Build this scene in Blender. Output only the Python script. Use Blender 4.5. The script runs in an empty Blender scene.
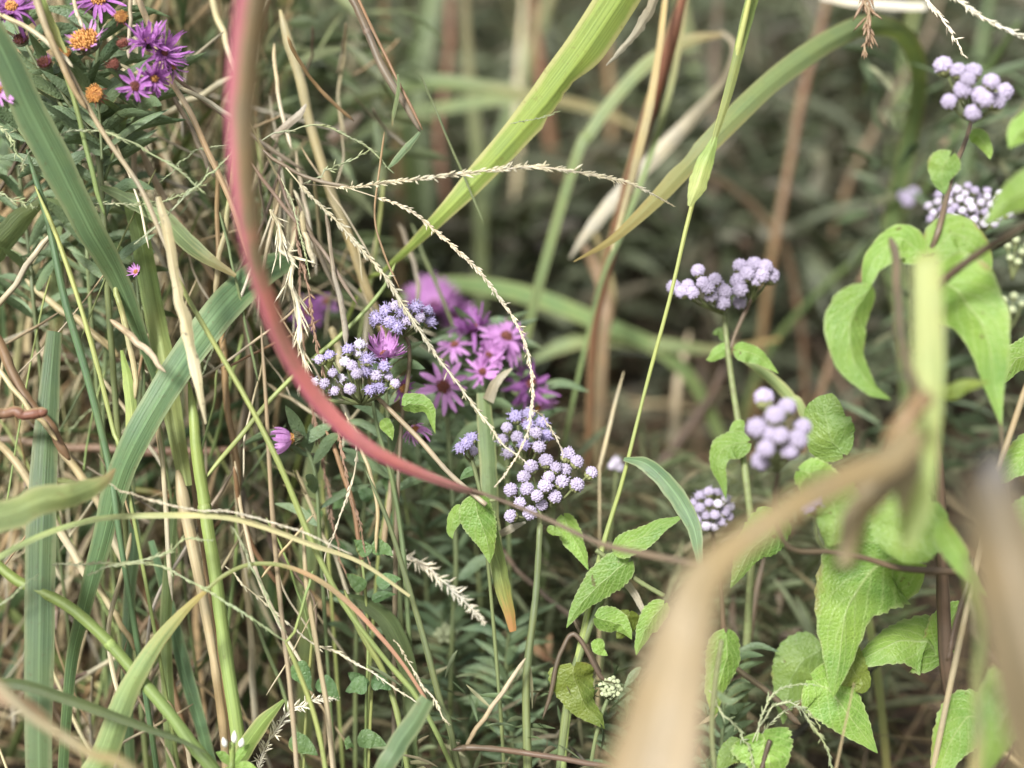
import bpy, math, random
import numpy as np
from mathutils import Vector, Quaternion
random.seed(7); RNG = np.random.default_rng(11)
SC = bpy.context.scene
COL = SC.collection
# ------------------------------------------------------------------ camera
CAM = np.array([0.0, 0.0, 0.62]); PITCH = math.radians(22); LENS = 50.0
K = 36.0 / LENS / 1024.0
FW = np.array([0, math.cos(PITCH), -math.sin(PITCH)])
UP = np.array([0, math.sin(PITCH), math.cos(PITCH)])
RT = np.array([1.0, 0, 0])
cd = bpy.data.cameras.new('camera'); cam = bpy.data.objects.new('camera', cd); COL.objects.link(cam)
cam.location = CAM; cam.rotation_euler = (math.radians(90) - PITCH, 0, 0)
cd.lens = LENS; cd.sensor_width = 36; cd.clip_start = 0.01; cd.clip_end = 200
cd.dof.use_dof = True; cd.dof.focus_distance = 0.69; cd.dof.aperture_fstop = 3.1
SC.camera = cam

def at(px, py, d):            # a point seen at px, py and standing d metres along the view axis
    return CAM + FW * d + RT * ((px - 512) * K * d) - UP * ((py - 384) * K * d)

# ------------------------------------------------------------------ materials
def lin(c): 
    c = c / 255.0
    return c / 12.92 if c <= 0.04045 else ((c + 0.055) / 1.055) ** 2.4
def S(r, g, b, k=0.5, sat=0.84):       # a seen sRGB colour -> albedo
    q = [lin(r) * k, lin(g) * k, lin(b) * k]; l = 0.3 * q[0] + 0.55 * q[1] + 0.15 * q[2]
    return tuple(l + (x - l) * sat for x in q) + (1.0,)

class NT:
    def __init__(s, m): s.t = m.node_tree; s.t.nodes.clear()
    def n(s, typ, **kw):
        nd = s.t.nodes.new(typ)
        for k, v in kw.items():
            if k.startswith('_'): setattr(nd, k[1:], v)
            else: nd.inputs[k.replace('__', ' ')].default_value = v
        return nd
    def l(s, a, b): s.t.links.new(a, b)
    def math(s, op, a, b=None):
        nd = s.n('ShaderNodeMath', _operation=op)
        for i, v in enumerate((a, b)):
            if v is None: continue
            if hasattr(v, 'is_linked'): s.l(v, nd.inputs[i])
            else: nd.inputs[i].default_value = v
        return nd.outputs[0]
    def mix(s, f, a, b, blend='MIX'):
        nd = s.n('ShaderNodeMix', _data_type='RGBA', _blend_type=blend)
        for i, v in ((0, f), (6, a), (7, b)):
            if hasattr(v, 'is_linked'): s.l(v, nd.inputs[i])
            else: nd.inputs[i].default_value = v
        return nd.outputs[2]
    def ramp(s, f, stops):
        nd = s.n('ShaderNodeValToRGB'); e = nd.color_ramp.elements
        e[0].position, e[0].color = stops[0]; e[1].position, e[1].color = stops[-1]
        for p, c in stops[1:-1]:
            q = e.new(p); q.color = c
        s.l(f, nd.inputs[0]); return nd.outputs[0]

def _bw(v): return (v, v, v, 1)

def finish(t, m, col, rough=0.5, spec=0.35, transl=0.3, bump=None, bstr=0.3, bdist=0.0006, warm=(1.15, 1.15, 0.6, 1)):
    p = t.n('ShaderNodeBsdfPrincipled', Roughness=rough); p.inputs['Specular IOR Level'].default_value = spec
    t.l(col, p.inputs['Base Color'])
    if bump is not None:
        b = t.n('ShaderNodeBump', Strength=bstr, Distance=bdist); t.l(bump, b.inputs['Height']); t.l(b.outputs[0], p.inputs['Normal'])
    o = t.n('ShaderNodeOutputMaterial')
    if transl > 0:
        tr = t.n('ShaderNodeBsdfTranslucent'); t.l(t.mix(1.0, col, warm, 'MULTIPLY'), tr.inputs['Color'])
        mx = t.n('ShaderNodeMixShader', Fac=transl)
        t.l(p.outputs[0], mx.inputs[1]); t.l(tr.outputs[0], mx.inputs[2]); t.l(mx.outputs[0], o.inputs[0])
    else: t.l(p.outputs[0], o.inputs[0])
    return m

def newmat(name):
    m = bpy.data.materials.new(name); m.use_nodes = True
    return m, NT(m)

def blade_mat(name, base, tip=None, edge=None, base2=None, veins=9, transl=0.3, spots=0.25, spotcol=S(120, 90, 50), mid=0.35, jitter=0.22, rough=0.5, spotscale=420.0, one_side=False, b2=(0.25, 0.65)):
    """grass blade, straw or stalk: long fibres, paler midrib, mottling; tip / edge colours follow the blade's own uv"""
    m, t = newmat(name)
    uv = t.n('ShaderNodeUVMap'); sx = t.n('ShaderNodeSeparateXYZ'); t.l(uv.outputs[0], sx.inputs[0])
    u, v = sx.outputs[0], sx.outputs[1]
    oi = t.n('ShaderNodeObjectInfo'); tc = t.n('ShaderNodeTexCoord')
    cb = t.n('ShaderNodeCombineXYZ'); t.l(t.math('MULTIPLY', u, veins * 1.0), cb.inputs[0]); t.l(t.math('MULTIPLY', v, 3.0), cb.inputs[1]); t.l(t.math('MULTIPLY', oi.outputs['Random'], 37.0), cb.inputs[2])
    fib = t.n('ShaderNodeTexNoise', Scale=1.6, Detail=4.0); t.l(cb.outputs[0], fib.inputs['Vector'])
    big = t.n('ShaderNodeTexNoise', Scale=55.0, Detail=3.0); t.l(tc.outputs['Object'], big.inputs['Vector'])
    fin = t.n('ShaderNodeTexNoise', Scale=spotscale, Detail=4.0, Roughness=0.65); t.l(tc.outputs['Object'], fin.inputs['Vector'])
    b = base
    if base2: 
        b = t.mix(t.ramp(t.math('ADD', v, t.math('MULTIPLY', t.math('SUBTRACT', big.outputs[0], 0.5), 0.5)), [(b2[0], _bw(0)), (b2[1], _bw(1))]), base2, base)
    dark = t.mix(1.0, b, (0.55, 0.55, 0.5, 1), 'MULTIPLY')
    lite = t.mix(1.0, b, (1.45, 1.38, 1.3, 1), 'MULTIPLY')
    c = t.mix(t.ramp(fib.outputs[0], [(0.32, _bw(0)), (0.68, _bw(1))]), dark, lite)
    c = t.mix(0.45, c, b)
    c = t.mix(t.ramp(big.outputs[0], [(0.35, _bw(0)), (0.7, _bw(0.35))]), c, t.mix(1.0, b, (1.5, 1.25, 0.8, 1), 'MULTIPLY'))
    au = t.math('ABSOLUTE', t.math('SUBTRACT', u, 0.5)); ae = t.math('SUBTRACT', 0.5, u) if one_side else au
    ln = t.math('ABSOLUTE', t.math('SUBTRACT', t.math('FRACT', t.math('MULTIPLY', u, veins * 1.0)), 0.5))
    c = t.mix(t.ramp(ln, [(0.0, _bw(0.3)), (0.16, _bw(0))]), c, t.mix(1.0, b, (0.55, 0.6, 0.5, 1), 'MULTIPLY'))
    if mid: c = t.mix(t.ramp(au, [(0.0, _bw(mid)), (0.06, _bw(0))]), c, t.mix(1.0, b, (1.8, 1.7, 1.6, 1), 'MULTIPLY'))
    if edge: 
        ew = t.math('ADD', ae, t.math('MULTIPLY', t.math('SUBTRACT', big.outputs[0], 0.5), 0.25))
        c = t.mix(t.ramp(ew, [(0.16 if one_side else 0.34, _bw(0)), (0.4 if one_side else 0.45, _bw(0.9))]), c, edge)
    if tip:
        tv = t.math('ADD', v, t.math('MULTIPLY', t.math('SUBTRACT', fib.outputs[0], 0.5), 0.5))
        c = t.mix(t.ramp(tv, [(0.72, _bw(0)), (0.95, _bw(1))]), c, tip)
    if spots: c = t.mix(t.ramp(fin.outputs[0], [(0.58, _bw(0)), (0.72, _bw(spots))]), c, spotcol)
    hs = t.n('ShaderNodeHueSaturation'); t.l(c, hs.inputs['Color'])
    t.l(t.math('ADD', t.math('MULTIPLY', oi.outputs['Random'], jitter * 2), 1 - jitter), hs.inputs['Value'])
    t.l(t.math('ADD', t.math('MULTIPLY', t.math('FRACT', t.math('MULTIPLY', oi.outputs['Random'], 7.3)), 0.03), 0.485), hs.inputs['Hue'])
    hgt = t.math('ADD', fib.outputs[0], t.math('MULTIPLY', fin.outputs[0], 0.3))
    return finish(t, m, hs.outputs[0], rough=rough, transl=transl, bump=hgt, bstr=0.45, bdist=0.0007)

def leaf_mat(name, base, vein, nv=7.0, transl=0.35, edge=None, rough=0.48):
    """broad leaf: midrib and slanting side veins, quilted bump, blotches"""
    m, t = newmat(name)
    uv = t.n('ShaderNodeUVMap'); sx = t.n('ShaderNodeSeparateXYZ'); t.l(uv.outputs[0], sx.inputs[0])
    u, v = sx.outputs[0], sx.outputs[1]
    oi = t.n('ShaderNodeObjectInfo'); tc = t.n('ShaderNodeTexCoord')
    wob = t.n('ShaderNodeTexNoise', Scale=160.0, Detail=3.0); t.l(tc.outputs['Object'], wob.inputs['Vector'])
    big = t.n('ShaderNodeTexNoise', Scale=45.0, Detail=4.0); t.l(tc.outputs['Object'], big.inputs['Vector'])
    fin = t.n('ShaderNodeTexVoronoi', _feature='DISTANCE_TO_EDGE', Scale=520.0); t.l(tc.outputs['Object'], fin.inputs['Vector'])
    au = t.math('ABSOLUTE', t.math('SUBTRACT', u, 0.5))
    ph = t.math('ADD', t.math('SUBTRACT', v, t.math('MULTIPLY', au, 0.75)), t.math('MULTIPLY', t.math('SUBTRACT', wob.outputs[0], 0.5), 0.07))
    fr = t.math('ABSOLUTE', t.math('SUBTRACT', t.math('FRACT', t.math('MULTIPLY', ph, nv)), 0.5))      # 0.5 at a vein
    side = t.ramp(fr, [(0.34, _bw(0)), (0.5, _bw(0.38))])
    midr = t.ramp(au, [(0.0, _bw(0.8)), (0.028, _bw(0))])
    net = t.ramp(fin.outputs['Distance'], [(0.0, _bw(0.22)), (0.12, _bw(0))])
    c = t.mix(t.ramp(big.outputs[0], [(0.3, _bw(0)), (0.7, _bw(1))]), t.mix(1.0, base, (0.72, 0.8, 0.7, 1), 'MULTIPLY'), t.mix(1.0, base, (1.3, 1.15, 0.9, 1), 'MULTIPLY'))
    c = t.mix(net, c, vein); c = t.mix(side, c, vein); c = t.mix(midr, c, vein)
    if edge: c = t.mix(t.ramp(au, [(0.44, _bw(0)), (0.5, _bw(0.8))]), c, edge)
    pit = t.ramp(wob.outputs[0], [(0.70, _bw(0)), (0.74, _bw(0.7))]); c = t.mix(pit, c, S(120, 100, 50))
    old = t.math('ADD', au, t.math('MULTIPLY', t.math('SUBTRACT', big.outputs[0], 0.5), 1.1)); c = t.mix(t.ramp(old, [(0.56, _bw(0)), (0.68, _bw(0.75))]), c, S(178, 158, 80))
    hs = t.n('ShaderNodeHueSaturation'); t.l(c, hs.inputs['Color'])
    t.l(t.math('ADD', t.math('MULTIPLY', oi.outputs['Random'], 0.35), 0.85), hs.inputs['Value'])
    h = t.math('SUBTRACT', t.math('ADD', t.math('MULTIPLY', wob.outputs[0], 0.5), t.math('MULTIPLY', fin.outputs['Distance'], 2.0)), t.math('ADD', side, midr))
    return finish(t, m, hs.outputs[0], rough=rough, transl=transl, bump=h, bstr=0.4, bdist=0.0008)

def plain_mat(name, a, b, scale=300.0, transl=0.15, rough=0.6, bstr=0.4):
    m, t = newmat(name)
    tc = t.n('ShaderNodeTexCoord'); oi = t.n('ShaderNodeObjectInfo')
    n1 = t.n('ShaderNodeTexNoise', Scale=scale, Detail=4.0); t.l(tc.outputs['Object'], n1.inputs['Vector'])
    c = t.mix(t.ramp(n1.outputs[0], [(0.35, _bw(0)), (0.65, _bw(1))]), a, b)
    hs = t.n('ShaderNodeHueSaturation'); t.l(c, hs.inputs['Color'])
    t.l(t.math('ADD', t.math('MULTIPLY', oi.outputs['Random'], 0.3), 0.85), hs.inputs['Value'])
    return finish(t, m, hs.outputs[0], rough=rough, transl=transl, bump=n1.outputs[0], bstr=bstr, bdist=0.0005, warm=(1.05, 1.0, 1.0, 1))

def mass_mat(name, transl=0.3):
    m, t = newmat(name)
    at_ = t.n('ShaderNodeAttribute', _attribute_name='hue'); tc = t.n('ShaderNodeTexCoord')
    n1 = t.n('ShaderNodeTexNoise', Scale=120.0, Detail=4.0); t.l(tc.outputs['Object'], n1.inputs['Vector'])
    c = t.mix(t.ramp(n1.outputs[0], [(0.3, _bw(0)), (0.7, _bw(1))]), t.mix(1.0, at_.outputs['Color'], (0.65, 0.65, 0.6, 1), 'MULTIPLY'), t.mix(1.0, at_.outputs['Color'], (1.3, 1.25, 1.15, 1), 'MULTIPLY'))
    return finish(t, m, c, transl=transl, rough=0.6, bump=n1.outputs[0])

M = {}
def bm(k, *a, **kw): M[k] = blade_mat(k, *a, **kw)
bm('green', S(136, 160, 92), base2=S(130, 156, 94), edge=S(165, 174, 108), veins=12, tip=S(170, 150, 90), mid=.6, spots=.4)
bm('bluegreen', S(116, 152, 100), base2=S(108, 144, 96), edge=S(154, 170, 112), veins=13, mid=0.7, spots=.4)
bm('darkgreen', S(98, 120, 66), veins=10)
bm('bright', S(160, 195, 85), edge=S(215, 215, 130), veins=16, transl=0.42, mid=.7, spots=.4, spotcol=S(150, 130, 60))
bm('sheath', S(190, 205, 115), base2=S(165, 195, 95), veins=12, transl=0.35)
bm('stemgreen', S(140, 170, 88), base2=S(150, 175, 80), veins=8, transl=0.1)
bm('thingreen', S(150, 175, 95), base2=S(165, 180, 95), veins=5, transl=0.1)
bm('bluestem', S(126, 146, 90), base2=S(118, 138, 90), veins=5, transl=0.1)
bm('archgreen', S(152, 178, 108), base2=S(140, 170, 104), tip=S(188, 158, 72), edge=S(180, 186, 112), veins=14)
bm('olive', S(150, 158, 70), base2=S(130, 160, 75), tip=S(195, 130, 60), veins=10)
bm('yellowstem', S(196, 186, 134), base2=S(150, 166, 92), veins=8, transl=0.1)
bm('goldstraw', S(194, 170, 122), base2=S(204, 188, 145), veins=7, transl=0.1, mid=0)
bm('straw', S(212, 200, 165), base2=S(190, 172, 130), veins=7, transl=0.12, mid=0)
bm('palestraw', S(225, 215, 185), base2=S(210, 195, 150), veins=7, transl=0.15, mid=0)
bm('whitestraw', S(205, 198, 178, .42), base2=S(180, 168, 142, .42), veins=6, transl=0.2, mid=0.3, spots=.5)
bm('spotleaf', S(212, 198, 162, .45), base2=S(190, 172, 130, .42), spots=1.0, spotcol=S(70, 58, 44), veins=5, transl=0.15, spotscale=260.0)
bm('brown', S(150, 120, 80), base2=S(165, 135, 90), veins=7, transl=0.05, mid=0)
bm('greybrown', S(140, 125, 105), base2=S(120, 100, 80), veins=7, transl=0.05, mid=0)
bm('redbrown', S(150, 102, 74), base2=S(160, 125, 85), edge=S(185, 160, 105), veins=8, transl=0.1)
bm('purplestem', S(116, 98, 78), base2=S(106, 94, 72), veins=5, transl=0.0, mid=0)
bm('pinkblade', S(236, 152, 152, 0.68, 1), base2=S(178, 160, 122, 0.48), edge=S(222, 118, 140, 0.62, 1), tip=S(160, 134, 118), veins=9, transl=0.3, spots=0.45, spotcol=S(150, 105, 85), mid=0.0, jitter=0.02, one_side=True, b2=(0.42, 0.68))
bm('pinkstraw', S(215, 165, 130), base2=S(150, 165, 85), veins=6, transl=0.15)
bm('peach', S(170, 138, 108, .42), base2=S(150, 130, 100, .42), veins=8, transl=0.2)
bm('tan', S(192, 176, 120, .36), base2=S(196, 180, 136, .36), edge=S(172, 150, 90, .36), veins=6, transl=0.2, jitter=0.03, spots=.5)
bm('tangrey', S(165, 150, 108, .34), tip=S(72, 66, 58, .3), veins=6, transl=0.2, jitter=0.03)
bm('palegreen', S(200, 215, 130), base2=S(175, 200, 95), veins=10, transl=0.45, jitter=0.05)
bm('seedgreen', S(170, 190, 135), base2=S(195, 205, 165), veins=4, transl=0.15, mid=0)
bm('seedpale', S(226, 219, 198, .64), base2=S(206, 196, 166, .56), veins=4, transl=0.2, mid=0, jitter=.15)
bm('seedwhite', S(238, 234, 222, .75), veins=4, transl=0.3, mid=0, jitter=.06, spots=0)
bm('seedbrown', S(175, 145, 115), base2=S(160, 130, 100), veins=4, transl=0.1, mid=0)
M['leaf'] = leaf_mat('leaf', S(150, 200, 76, .52), S(196, 222, 128, .52), transl=0.42, edge=S(190, 210, 125))
M['leafdeep'] = leaf_mat('leafdeep', S(138, 180, 78), S(170, 200, 112), transl=0.42)
M['leafyellow'] = leaf_mat('leafyellow', S(150, 175, 55), S(180, 195, 95), transl=0.45)
M['clover'] = leaf_mat('clover', S(104, 146, 84), S(118, 156, 96), nv=9, transl=0.3)
M['asterleaf'] = leaf_mat('asterleaf', S(120, 150, 112), S(145, 170, 130), nv=5, transl=0.25)
M['petal'] = plain_mat('petal', S(212, 148, 215, 0.72, 1), S(228, 172, 230, 0.72, 1), 900, 0.4)
M['petaldeep'] = plain_mat('petaldeep', S(178, 104, 186, 0.6, 1), S(204, 138, 210, 0.6, 1), 900, 0.38)
M['disc'] = plain_mat('disc', S(236, 172, 60, .65), S(208, 130, 52, .6), 700, 0.05)
M['discrust'] = plain_mat('discrust', S(165, 85, 65), S(130, 75, 55), 900, 0.05)
M['bract'] = plain_mat('bract', S(120, 135, 85), S(110, 95, 70), 500, 0.1)
M['bud'] = plain_mat('bud', S(202, 186, 226, 0.6), S(224, 210, 234, 0.6), 900, 0.25)
M['budviolet'] = plain_mat('budviolet', S(170, 156, 214, 0.7), S(198, 184, 226, 0.7), 900, 0.25)
M['budwhite'] = plain_mat('budwhite', S(232, 225, 236, 0.75), S(210, 196, 225, 0.75), 900, 0.25)
M['budgreen'] = plain_mat('budgreen', S(215, 222, 175, 0.65), S(190, 205, 140, 0.65), 900, 0.2)
M['cup'] = plain_mat('cup', S(165, 175, 100), S(190, 190, 120), 600, 0.15)
M['pedicel'] = plain_mat('pedicel', S(150, 165, 95), S(135, 140, 85), 300, 0.1)
M['whitepetal'] = plain_mat('whitepetal', S(240, 240, 232, 0.75), S(225, 225, 205, 0.75), 900, 0.3)
M['mass'] = mass_mat('mass'); M['massdry'] = mass_mat('massdry', 0.12)

# ------------------------------------------------------------------ mesh helpers
class MB:
    def __init__(s): s.v = []; s.f = []; s.uv = []; s.m = []; s.n = 0
    def add(s, V, F, UV, mi=0):
        s.v.append(np.asarray(V, float)); s.uv.append(np.asarray(UV, float))
        s.f.extend([tuple(i + s.n for i in q) for q in F]); s.m.extend([mi] * len(F)); s.n += len(V)

def build(name, mb, mats, parent=None, base=None):
    """link ONE mesh object; vertices are stored about the thing's base"""
    V = np.concatenate(mb.v); UV = np.concatenate(mb.uv)
    if parent is not None: base = np.array(parent['_b'])
    if base is None: base = V[np.argmin(V[:, 2])]
    me = bpy.data.meshes.new(name); me.from_pydata((V - base).tolist(), [], mb.f)
    ul = me.uv_layers.new(name='UVMap'); li = np.empty(len(me.loops), np.int32); me.loops.foreach_get('vertex_index', li)
    ul.data.foreach_set('uv', UV[li].ravel())
    for m in (mats if isinstance(mats, (list, tuple)) else [mats]): me.materials.append(M[m] if isinstance(m, str) else m)
    me.polygons.foreach_set('material_index', mb.m); me.polygons.foreach_set('use_smooth', [True] * len(me.polygons))
    me.update()
    o = bpy.data.objects.new(name, me); COL.objects.link(o)
    if parent is not None: o.parent = parent
    else: o.location = base
    o['_b'] = [float(x) for x in base]
    return o

def tag(o, label, cat, group=None, kind=None):
    if label: o['label'] = label
    if cat: o['category'] = cat
    if group: o['group'] = group
    if kind: o['kind'] = kind
    return o

def thing(name, base, label, cat, group=None):
    o = bpy.data.objects.new(name, None); COL.objects.link(o); o.location = base; o.empty_display_size = 0.01
    o['_b'] = [float(x) for x in base]
    return tag(o, label, cat, group)

def lst(x): return list(x) if isinstance(x, (list, tuple)) else [x]
def spread(vals, n):
    v = lst(vals)
    return np.full(n, float(v[0])) if len(v) == 1 else np.interp(np.linspace(0, 1, n), np.linspace(0, 1, len(v)), v)

def smooth(A, n):
    A = np.asarray(A, float); k = len(A)
    if k == 2: 
        t = np.linspace(0, 1, n)[:, None]; return A[0] * (1 - t) + A[1] * t
    E = np.vstack([2 * A[:1] - A[1:2], A, 2 * A[-1:] - A[-2:-1]])
    s = np.linspace(0, k - 1 - 1e-9, n); i = s.astype(int); t = (s - i)[:, None]
    p0, p1, p2, p3 = E[i], E[i + 1], E[i + 2], E[i + 3]
    return 0.5 * (2 * p1 + (p2 - p0) * t + (2 * p0 - 5 * p1 + 4 * p2 - p3) * t * t + (3 * p1 - p0 - 3 * p2 + p3) * t ** 3)

def down(p, t):
    """points that carry a stem on from p (heading t) to the soil"""
    z = p[2]
    if z < 0.03: return []
    h = np.array([t[0], t[1], 0.0]); h = h / max(np.linalg.norm(h), 1e-6) * min(1.0, np.linalg.norm(h))
    tt = t * 0.6 + np.array([0, 0, -0.5]); tt /= np.linalg.norm(tt)
    if tt[2] > -0.3: tt[2] = -0.3
    a = p + tt * z * 0.35
    b = a + h * z * 0.12 + np.array([0, 0, -a[2] * 0.55])
    c = np.array([b[0] + h[0] * 0.02, b[1] + h[1] * 0.02, -0.01])
    return [a, b, c]

def ctrl(s, d, w, roll=0, g=''):
    """control path 'x,y x,y ...' at depth(s) d with width(s) w in photo pixels; g: '0' / '1' = that end runs down to the soil"""
    pts = [tuple(float(q) for q in p.split(',')) for p in s.split()]
    n = len(pts); D = spread(d, n); w = spread(w, n); R = spread(roll, n)
    P = [at(p[0], p[1], D[i]) for i, p in enumerate(pts)]; Wd = [w[i] * K * D[i] for i in range(n)]; R = list(R)
    if '1' in g:
        e = down(P[-1], (P[-1] - P[-2]) / np.linalg.norm(P[-1] - P[-2]))
        P += e; Wd += [Wd[-1]] * len(e); R += [R[-1]] * len(e)
    if '0' in g:
        e = down(P[0], (P[0] - P[1]) / np.linalg.norm(P[0] - P[1]))[::-1]
        P = e + P; Wd = [Wd[0]] * len(e) + Wd; R = [R[0]] * len(e) + R
    return np.array(P), np.array(Wd), np.array(R)

def frames(P):
    T = np.gradient(P, axis=0); T /= np.linalg.norm(T, axis=1)[:, None] + 1e-12
    Vw = P - CAM; Vw /= np.linalg.norm(Vw, axis=1)[:, None]
    Sd = np.cross(T, Vw); L = np.linalg.norm(Sd, axis=1)
    for i in range(len(Sd)):
        if L[i] < 0.15 and i > 0: Sd[i] = Sd[i - 1]
        else: Sd[i] /= max(L[i], 1e-6)
        if i and np.dot(Sd[i], Sd[i - 1]) < 0: Sd[i] = -Sd[i]
    N = np.cross(Sd, T); N /= np.linalg.norm(N, axis=1)[:, None]
    return T, Sd, N

def ribbon(mb, C, fold=0.2, nu=7, nv=48, jag=0.0, wave=0.0, profile=None, lobe=0.0, serr=0.0, quilt=0.0, curl=0.0, mi=0, seed=None, notch=()):
    P0, W0, R0 = C
    rs = np.random.default_rng(seed if seed is not None else random.randrange(1 << 30))
    P = smooth(P0, nv); v = np.linspace(0, 1, nv)
    Wd = np.interp(v, np.linspace(0, 1, len(W0)), W0); R = np.radians(np.interp(v, np.linspace(0, 1, len(R0)), R0))
    if profile is not None: Wd = Wd.max() * profile(v)
    T, Sd, N = frames(P)
    c, s_ = np.cos(R)[:, None], np.sin(R)[:, None]
    A = Sd * c + N * s_; B = N * c - Sd * s_
    us = np.linspace(-1, 1, nu); P = P + np.array([np.interp(v, np.linspace(0, 1, 8), rs.normal(0, 1, 8)) for _ in range(3)]).T * Wd.mean() * 0.035
    V = []; UV = []
    jl = 1 + jag * np.interp(v, np.linspace(0, 1, 26), rs.normal(0, 1, 26)); jr = 1 + jag * np.interp(v, np.linspace(0, 1, 26), rs.normal(0, 1, 26))
    for vc, dep, hl, sd_ in notch:      # a bite out of one edge: (where along it, how deep, half length, side)
        m_ = np.clip(1 - np.abs(v - vc) / hl, 0, 1) ** 0.6 * dep * (1 + 0.15 * rs.normal(0, 1, nv))
        if sd_ > 0: jr = jr * (1 - m_)
        else: jl = jl * (1 - m_)
    L = np.linalg.norm(np.diff(P, axis=0), axis=1).sum()
    ph = rs.random() * 6
    for i in range(nv):
        h = Wd[i] / 2
        for u in us:
            k = (jl[i] if u < 0 else jr[i])
            if serr and abs(u) > 0.99: k *= 1 + serr * (((v[i] * 15) % 1.0) - 0.5)
            a = abs(u)
            off = fold * a * h - curl * h * (v[i] ** 2)
            if wave: off += wave * h * math.sin(v[i] * 16 + ph + (1.5 if u > 0 else 0)) * a
            if quilt: off += quilt * h * math.sin((v[i] - 0.37 * a) * 44) * min(1, a * 2.5) * (1 - a * 0.4)
            p = P[i] + A[i] * (u * h * k) + B[i] * off
            if lobe: p = p - T[i] * (lobe * L * a ** 1.6 * (1 - v[i]) ** 5)
            V.append(p); UV.append((u * 0.5 + 0.5, v[i]))
    F = [(i * nu + j, i * nu + j + 1, (i + 1) * nu + j + 1, (i + 1) * nu + j) for i in range(nv - 1) for j in range(nu - 1)]
    mb.add(V, F, UV, mi)

def tube(mb, C, sides=7, nv=40, knob=0.0, mi=0, bumps=0.04):
    P0, W0, _ = C
    P = smooth(P0, nv); v = np.linspace(0, 1, nv); R = np.interp(v, np.linspace(0, 1, len(W0)), W0) / 2
    R = R * (1 + bumps * RNG.normal(0, 1, nv))
    T, Sd, N = frames(P); an = np.linspace(0, 2 * math.pi, sides + 1)
    V = []; UV = []
    for i in range(nv):
        for a in an: V.append(P[i] + (Sd[i] * math.cos(a) + N[i] * math.sin(a)) * R[i]); UV.append((a / (2 * math.pi), v[i]))
    q = sides + 1
    F = [(i * q + j, i * q + j + 1, (i + 1) * q + j + 1, (i + 1) * q + j) for i in range(nv - 1) for j in range(sides)]
    n = len(V); V += [P[0], P[-1]]; UV += [(0.5, 0), (0.5, 1)]
    F += [(j + 1, j, n) for j in range(sides)] + [((nv - 1) * q + j, (nv - 1) * q + j + 1, n + 1) for j in range(sides)]
    mb.add(V, F, UV, mi)

def blob(mb, c, ax, r, l, rows=4, sides=6, mi=0, tipv=1.0):
    """small pointed ellipsoid (spikelet, bud) at c along ax"""
    ax = ax / (np.linalg.norm(ax) + 1e-9); h = np.array([0.3, 0.5, 0.8]) if abs(ax[2]) < 0.9 else np.array([1.0, 0, 0])
    x = np.cross(ax, h); x /= np.linalg.norm(x); y = np.cross(ax, x)
    V = [c]; UV = [(0.5, 0)]
    for i in range(1, rows):
        t = i / rows; rr = r * math.sin(math.pi * t ** 0.85)
        for j in range(sides):
            a = 2 * math.pi * j / sides; V.append(c + ax * l * t + (x * math.cos(a) + y * math.sin(a)) * rr); UV.append((j / sides, t * tipv))
    V.append(c + ax * l); UV.append((0.5, tipv)); F = []
    for j in range(sides):
        k = (j + 1) % sides; F.append((0, 1 + k, 1 + j))
        for i in range(rows - 2): F.append((1 + i * sides + j, 1 + i * sides + k, 1 + (i + 1) * sides + k, 1 + (i + 1) * sides + j))
        F.append((1 + (rows - 2) * sides + j, 1 + (rows - 2) * sides + k, len(V) - 1))
    mb.add(V, F, UV, mi)

# ------------------------------------------------------------------ plant pieces
def B(label, mat, s, d=0.7, w=6, roll=0, fold=0.25, g='', jag=0.03, wave=0.0, name='grass_leaf', cat='grass blade', group=None, **kw):
    mb = MB(); rl = np.radians(np.max(np.abs(lst(roll)))); 
    C = ctrl(s, d, w, roll, g); C = (C[0], C[1] / max(0.45, np.mean(np.cos(np.radians(C[2])))), C[2])
    ribbon(mb, C, fold=fold, jag=jag, wave=wave, **kw)
    return tag(build(name, mb, mat), label, cat, group)

def ST(label, mat, s, d=0.7, w=5, g='', name='grass_stalk', cat='grass stalk', group=None, nodes=(), **kw):
    """stalk; nodes = fractions along it where a swollen joint sits (a part)"""
    C = ctrl(s, d, w, 0, g); n0 = 34
    P = smooth(C[0], n0); Wd = np.interp(np.linspace(0, 1, n0), np.linspace(0, 1, len(C[1])), C[1])
    if '0' not in g: Wd[:4] *= np.array([.25, .6, .85, 1])
    if '1' not in g: Wd[-4:] *= np.array([1, .85, .6, .25])
    P = P + np.array([np.interp(np.linspace(0, 1, n0), np.linspace(0, 1, 9), RNG.normal(0, 1, 9)) for _ in range(3)]).T * Wd.mean() * 0.16
    C = (P, Wd, np.zeros(n0)); mb = MB(); tube(mb, C, **kw)
    if not nodes: return tag(build(name, mb, mat), label, cat, group)
    P = smooth(C[0], 101); base = P[np.argmin(P[:, 2])]
    o = thing(name, base, label, cat, group); build('stem', mb, mat, o)
    for f in nodes:
        i = int(f * 100); r = np.interp(f, np.linspace(0, 1, len(C[1])), C[1]) * 0.5
        t = P[min(i + 1, 100)] - P[max(i - 1, 0)]; t /= np.linalg.norm(t)
        q = MB(); blob(q, P[i] - t * r * 2.2, t, r * 1.14, r * 4.4, rows=6, sides=8); build('joint', q, mat, o)
    return o

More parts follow.
